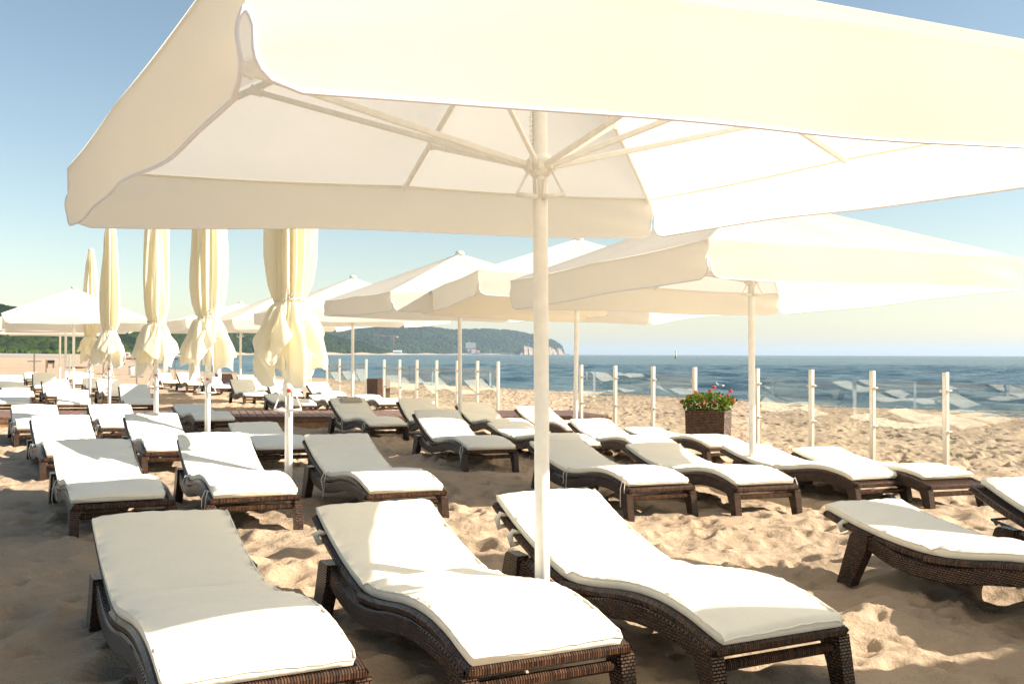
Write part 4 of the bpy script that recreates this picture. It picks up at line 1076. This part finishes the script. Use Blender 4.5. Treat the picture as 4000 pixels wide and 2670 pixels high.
# ------------------------------------------------------------------ planters
def planter(x, y, rz, w, d, h, label, flowers):
    bz = G(x, y); t = thing("wicker_planter", label, "planter", (x, y, bz), rz)
    b = MB(); wt = .045; tp = .955
    def ring(ww, dd, z): return [(-ww / 2, -dd / 2, z), (ww / 2, -dd / 2, z), (ww / 2, dd / 2, z), (-ww / 2, dd / 2, z)]
    vs = ring(w * tp, d * tp, -.05) + ring(w, d, h) + ring(w - wt, d - wt, h) + ring(w - wt, d - wt, h - .08)
    fs = [(3, 2, 1, 0)]
    for k in range(3):
        for i in range(4): j = (i + 1) % 4; fs.append((k * 4 + i, k * 4 + j, k * 4 + 4 + j, k * 4 + 4 + i))
    b.add(vs, fs); b.build("basket", MAT['planter'], t, fixn=False)
    s = MB(); s.box((0, 0, h - .09), (w - wt - .004, d - wt - .004, .02)); s.build("soil", MAT['soil'], t)
    if flowers:
        plant = thing("geranium_plant", "leafy geraniums with red flower heads growing in the wicker planter", "flowers", (x, y, bz + h - .085), rz)
        r = random.Random(5); lf = MB(); tints = []; stm = MB(); pet = MB(); ptint = []
        def leafq(c, sz, n, mb, tl):
            n = n.normalized(); a = n.orthogonal().normalized(); bb = n.cross(a); k = 7; vs = [c + n * sz * .12]
            for q in range(k):
                an = 2 * math.pi * q / k; rr = sz * (1 if q % 2 else .82); vs.append(c + (a * math.cos(an) + bb * math.sin(an)) * rr)
            fs = [(0, 1 + q, 1 + (q + 1) % k) for q in range(k)]; mb.add(vs, fs); tl += [r.random()] * len(vs)
        for _ in range(1150):
            u = r.uniform(-1, 1); v = r.uniform(-1, 1); hh = (.12 + .21 * (1 - .7 * u * u)) * r.random() ** .55
            sp = 1 + .42 * (hh / .3); c = Vector((u * w * .50 * sp, v * d * .5 * sp, .05 + hh + .02 * math.sin(u * 9)))
            if hh < .07 and abs(u) > .8: c.z -= .0
            leafq(c, r.uniform(.014, .032), Vector((r.uniform(-1, 1), r.uniform(-1, 1), r.uniform(.1, 1.2))), lf, tints)
        heads = [(-.97, -.5, .13), (-.72, -.3, .21), (-.52, .1, .265), (-.12, -.6, .10), (.02, .2, .29), (.16, .3, .335), (.18, -.2, .24), (.40, .0, .21), (-.62, -.5, .18), (.30, -.5, .13), (.82, .2, .28), (-.30, -.2, .2), (.6, -.5, .16), (.95, .1, .15), (-.85, .3, .06), (.05, -.7, .16), (.7, .4, .22)]
        for (u, v, hh) in heads:
            c = Vector((u * w * .66, v * d * .62, .07 + hh * 1.18)); stm.tube([(u * w * .4, v * d * .35, 0), c * .8 + Vector((0, 0, .01)), c], .003, 5); pet = MB(); ptint = []
            for _ in range(30):
                dd = Vector((r.uniform(-1, 1), r.uniform(-1, 1), r.uniform(-.6, 1))).normalized(); leafq(c + dd * r.uniform(.010, .036), r.uniform(.010, .017), dd + Vector((0, -.3, .3)), pet, ptint)
            o = pet.build("flower_head", MAT['petal'], plant, fixn=False); at = o.data.attributes.new("tint", 'FLOAT', 'POINT'); at.data.foreach_set("value", ptint)
        for mb, nm, mt, tl in ((lf, "leaves", 'leaf', tints),):
            o = mb.build(nm, MAT[mt], plant, fixn=False); at = o.data.attributes.new("tint", 'FLOAT', 'POINT'); at.data.foreach_set("value", tl)
        stm.build("stems", MAT['green_paint'], plant)
    return t
planter(3.33, 16.05, R(-24), .66, .62, .54, "brown woven planter with red geraniums before the glass windbreak", True)
planter(-4.15, 29.5, R(-42), .52, .52, .70, "empty brown woven planter behind the windbreak posts", False)

# ------------------------------------------------------------------ wooden deck
def deck():
    o = Vector((-3.57, 18.3, 0)); ax = Vector((8.9, 2.9, 0)).normalized(); ay = Vector((-ax.y, ax.x, 0)); ang = math.atan2(ax.y, ax.x)
    L0, L1, D, H = -15.0, 6.0, 2.1, .17
    zc = G(o.x, o.y)
    t = thing("wooden_deck", "low wooden boardwalk laid across the sand among the loungers", "boardwalk", (o.x, o.y, zc), ang)
    def gz(l, q): p = o + ax * l + ay * q; return G(p.x, p.y) - zc
    b = MB(); l = L0; r = random.Random(3)
    while l < L1:
        wv = .138; z0 = gz(l, 0) + H + r.uniform(-.003, .003); z1 = gz(l, D) + H
        c = Vector((l, D / 2, (z0 + z1) / 2)); b.bar((l, -.02 + r.uniform(-.006, .006), z0), (l, D, z1), wv, .03, up=(1, 0, 0)) if False else b.box(c, (wv, D, .03), Matrix.Rotation(math.atan2(z1 - z0, D), 3, 'X'), .004)
        l += .150
    b.build("boards", MAT['deck'], t)
    for q in (.02, D - .05):
        e = MB(); l = L0
        while l < L1:
            l2 = min(l + 3.0, L1); e.bar((l, q, gz(l, q) + H - .055), (l2 - .006, q, gz(l2, q) + H - .055), .05, .07, up=(0, 0, 1)); l = l2
        e.build("edge_board", MAT['brownpost'], t)
        e = MB(); l = L0 + .3
        while l < L1:
            l2 = min(l + 4.0, L1); e.bar((l, q + .03, gz(l, q) + H - .16), (l2 - .01, q + .03, gz(l2, q) + H - .16), .07, .14, up=(0, 0, 1)); l = l2
        e.build("beam", MAT['beam'], t)
deck()

# ------------------------------------------------------------------ things farther along the beach
def at_px(px, dist): return ((px - 2000) / 3700.0 * dist, dist)
def grey_post(px, dist, h, label, wd=.065, mat='greypost', cross=None, foot=False):
    x, y = at_px(px, dist); t = thing("beach_post", label, "post", (x, y, G(x, y)), R(20), group="posts standing on the open sand")
    b = MB(); b.box((0, 0, h / 2 - .1), (wd, wd, h + .2), None, .006); b.build("shaft", MAT[mat], t)
    if cross: c = MB(); c.bar((-.27, 0, cross), (.27, 0, cross), .05, .05); c.build("crosspiece", MAT[mat], t)
    if foot: f = MB(); f.tube([(0, 0, -.02), (0, 0, .03), (0, 0, .09)], [.19, .15, .05], 14); f.build("base", MAT[mat], t)
grey_post(135, 40, 1.33, "tall grey post with crosspiece at far left of the sand", cross=1.0)
grey_post(181, 42, 1.08, "thin brown stake right of the tall grey post at far left", .04, 'brownpost')
grey_post(272, 42, 1.33, "pale post between the thin parasol poles", .07, 'alu', cross=1.0)
grey_post(405, 40, 1.1, "grey post with crosspiece below the fourth folded parasol", cross=.52)
grey_post(535, 40, .95, "grey post on a round foot left of the middle folded parasol's hem", cross=.42, foot=True)
grey_post(662, 40, .75, "short grey post beside the middle folded parasol's hem")
grey_post(685, 46, 1.12, "thin brown rope stand right of the middle folded parasol", .035, 'brownpost', foot=True)
def bin_():
    x, y = at_px(514, 66); t = thing("litter_bin", "white round litter bin on the open sand", "bin", (x, y, G(x, y)))
    b = MB(); b.tube([(0, 0, -.05), (0, 0, .5), (0, 0, .56)], [.17, .2, .19], 18); b.build("body", MAT['white'], t, smooth=True)
    b = MB(); b.tube([(0, 0, .56), (0, 0, .60)], [.205, .15], 18); b.build("lid", MAT['darkmetal'], t)
bin_()
def jetty():
    t = thing("wooden_jetty", "dark wooden jetty at the water's edge beyond the far sand", "jetty", (0, 0, 0))
    D = 132; x0 = at_px(440, D)[0]; x1 = at_px(700, D)[0]
    b = MB(); b.box(((x0 + x1) / 2, D, EYE - .78), (x1 - x0, .6, .16)); b.build("walkway", MAT['brownpost'], t)
    for px in (484, 545, 600, 660):
        x = at_px(px, D)[0]; b = MB(); b.tube([(x, D - .1, SEA - 1.0), (x, D - .1, EYE - .84)], .21, 12); b.build("pile", MAT['brownpost'], t)
jetty()
def log():
    x, y = at_px(300, 95); b = MB(); b.tube([(-1.0, 0, .06), (-.3, .05, .08), (.5, 0, .07), (1.2, .1, .12)], [.05, .09, .08, .04], 8)
    o = b.build("driftwood_log", MAT['brownpost'], None, smooth=True); o.location = (x, y, G(x, y)); tag(o, "brown driftwood log on the far sand at left", "log")
    x, y = at_px(197, 95); t = thing("wooden_bench", "dark wooden bench on the far sand at left", "bench", (x, y, G(x, y)), R(10))
    b = MB(); b.box((0, 0, .42), (.7, .38, .05)); b.build("seat", MAT['darkmetal'], t)
    b = MB(); b.box((0, .2, .62), (.7, .04, .3), Matrix.Rotation(-.2, 3, 'X')); b.build("backrest", MAT['darkmetal'], t)
    for sx in (-1, 1):
        b = MB(); b.box((sx * .3, -.15, .19), (.05, .05, .42)); b.box((sx * .3, .16, .19), (.05, .05, .42)); b.build("leg_frame", MAT['darkmetal'], t)
log()
def beach_path():
    rows = []
    for px in np.linspace(-400, 262, 60):
        a, b_ = 250 + (px + 400) * .05, 420
        r = []
        for D in (a, (a + b_) / 2, b_):
            x, y = ray_xy(px, D); r.append((x, y, G(x, y) + .10))
        rows.append(r)
    tag(link("paved_path", grid_mesh("paved_path", np.array(rows), MAT['path'])), kind='structure')
beach_path()
for k, px in enumerate((26, 63, 89, 117, 160)):
    x, y = at_px(px, 480); b = MB(); b.tube([(0, 0, -.3), (0, 0, 1.5)], .07, 6); b.box((.12, 0, 1.3), (.24, .03, .3))
    o = b.build("marker_pole", MAT['cyan']); o.location = (x, y, G(x, y)); tag(o, ("first", "second", "third", "fourth", "fifth")[k] + " tiny light blue marker pole from the left before the dune bushes", "pole", "blue marker poles before the dune bushes")
for k, px in enumerate((476, 496)):
    x, y = at_px(px, 470); t = thing("beach_pavilion", ("left" if k == 0 else "right") + " one of two small white roofed pavilions at the forest foot", "pavilion", (x, y, G(x, y)), R(10), group="white pavilions at the forest foot")
    b = MB(); b.box((0, 0, 1.35), (2.5, 2.5, .12)); b.prism([(-1.25, 1.41), (1.25, 1.41), (0, 1.75)], -1.25, 1.25); b.build("roof", MAT['white'], t)
    for sx in (-1, 1):
        for sy in (-1, 1): b = MB(); b.box((sx * 1.1, sy * 1.1, .55), (.1, .1, 1.5)); b.build("post", MAT['white'], t)
    b = MB(); b.box((0, 0, .3), (1.9, 1.6, .8)); b.build("counter", MAT['crane'], t)
def beacon():
    x, y = at_px(2640, 440); t = thing("sea_beacon", "slim navigation beacon standing in the open sea", "beacon", (x, y, SEA))
    b = MB(); b.tube([(0, 0, -1), (0, 0, .95), (0, 0, .96)], [.58, .52, .45], 8); b.build("base", MAT['green_paint'], t)
    b = MB(); b.tube([(0, 0, .9), (0, 0, 3.1)], [.33, .26], 12); b.build("tower", MAT['white'], t, smooth=True)
    b = MB(); b.tube([(0, 0, 3.1), (0, 0, 3.2)], [.42, .42], 12); b.build("gallery", MAT['darkmetal'], t)
    b = MB(); b.tube([(0, 0, 3.2), (0, 0, 3.6), (0, 0, 3.8)], [.16, .16, .03], 10); b.tube([(-.3, 0, 3.2), (-.3, 0, 4.4)], .03, 6); b.build("lantern", MAT['white'], t)
beacon()
def gull(px, py, label):
    dy = py - (1383.4 + .003 * (px - 2000)); D = 3700 * 1.68 / dy; x = (px - 2000) / 3700 * D
    t = thing("seagull", label, "bird", (x, D, SEA + .05), R(75))
    b = MB(); b.tube([(0, -.20, .03), (0, -.12, .03), (0, -.03, .04), (0, .08, .06), (0, .14, .10), (0, .17, .17), (0, .20, .20), (0, .235, .20)], [.008, .045, .07, .065, .04, .034, .036, .012], 12); b.build("body", MAT['white'], t, smooth=True)
    for s in (-1, 1):
        b = MB(); b.tube([(s * .05, .06, .08), (s * .07, -.05, .085), (s * .03, -.24, .06)], [.03, .04, .01], 8); b.build("wing", MAT['alu'], t, smooth=True)
    b = MB(); b.tube([(0, .235, .198), (0, .275, .19)], [.008, .003], 6); b.build("beak", MAT['crane'], t)
gull(2812, 1513, "white seagull swimming just above the flower planter")
def far_things():
    x, y = at_px(1539, 2250); zb = 20
    t = thing("tower_crane", "red tower crane rising from the far forest", "crane", (x, y, zb), R(8))
    b = MB(); b.box((0, 0, 10), (1.3, 1.3, 26)); b.build("mast", MAT['crane'], t)
    b = MB(); b.bar((-44, 0, 26), (0, 0, 23), 1.0, 1.0); b.bar((0, 0, 23), (9, 0, 23), 1.0, 1.0); b.build("jib", MAT['crane'], t)
    b = MB(); b.box((8, 0, 22), (5, 1.6, 2.8)); b.build("counterweight", MAT['white'], t)
    b = MB(); b.bar((0, 0, 23), (0, 0, 28), .8, .8); b.build("tower_top", MAT['crane'], t)
    x, y = at_px(1838, 3050)
    t = thing("hotel", "white flat roofed hotel block on the forested headland", "building", (x, y, 20), R(6))
    b = MB(); b.box((0, 0, 10), (31, 12, 16)); b.build("wall", MAT['white'], t)
    b = MB(); b.box((0, 0, 18.3), (33, 13, .6)); b.box((-4, 0, 19.6), (4, 4, 2.2)); b.build("roof", MAT['white'], t)
    for r_ in range(4):
        for c_ in range(10):
            b = MB(); b.box((-13.5 + c_ * 3, -6.05, 5 + r_ * 3.6), (1.9, .3, 1.9)); b.build("window", MAT['window'], t)
    for k, (px, z, wd, h, lab) in enumerate([(1850, 4, 14, 11, "white house low on the headland shore below the hotel"), (1832, 9, 9, 6, "small white house left of the shore house below the hotel"), (1868, 6, 10, 5, "small white house right of the shore house below the hotel"), (1553, 1.5, 18, 5, "pale pavilion at the far waterline left of the hotel")]):
        x, y = at_px(px, 2930 if px > 1700 else 2050); t = thing("white_house", lab, "house", (x, y, z), R(5))
        b = MB(); b.box((0, 0, h / 2), (wd, 7, h)); b.build("wall", MAT['white'], t)
        b = MB(); b.prism([(-4, h + .01), (4, h + .01), (0, h + 2.6)], -wd / 2 - .4, wd / 2 + .4); b.build("roof", MAT['crane'] if k < 3 else MAT['white'], t)
        for q in range(3): b = MB(); b.box((-wd * .3 + q * wd * .3, -3.6, h * .5), (1.5, .3, 1.6)); b.build("window", MAT['window'], t)
    t = thing("long_pier", "long low pier on piles before the far headland", "pier", (0, 0, 0)); D = 2880
    x0 = at_px(1815, D)[0]; x1 = at_px(2012, D)[0]
    b = MB(); b.box(((x0 + x1) / 2, D, SEA + 4.2), (x1 - x0, 5, .8)); b.build("walkway", MAT['white'], t)
    b = MB(); b.box(((x0 + x1) / 2, D - 2.4, SEA + 5.5), (x1 - x0, .3, .3)); b.build("railing", MAT['white'], t)
    for k in range(34):
        x = x0 + (x1 - x0) * (k + .5) / 34; b = MB(); b.box((x, D - 1.6, SEA + 1.6), (.9, .9, 5)); b.build("pile", MAT['greypost'], t)
    x, y = at_px(2212, 9000); t = thing("cargo_ship", "faint ship on the horizon right of the headland", "ship", (x, y, SEA), R(0))
    b = MB(); b.prism([(-7, -2), (7, -2), (8, 7), (-8, 7)], -34, 34); b.build("hull", MAT['greypost'], t)
    b = MB(); b.box((-22, 0, 11), (14, 12, 8)); b.box((8, 0, 9), (30, 12, 4)); b.build("superstructure", MAT['white'], t)
far_things()

# ------------------------------------------------------------------ haze
HAZE = 1.0e-4
def haze():
    b = MB(); b.box((0, 8000, 60), (26000, 17500, 128)); o = b.build("haze", None if False else haze_mat()); tag(o, kind='stuff'); tag(o, "thin pale sea haze", "haze")
def haze_mat():
    m, t, out = new_mat("haze_air"); v = nd(t, "ShaderNodeVolumePrincipled"); v.inputs["Density"].default_value = HAZE
    v.inputs["Color"].default_value = (0.62, 0.80, 1.0, 1); v.inputs["Anisotropy"].default_value = 0.1
    t.links.new(v.outputs[0], out.inputs["Volume"]); return m
if HAZE > 0: haze()
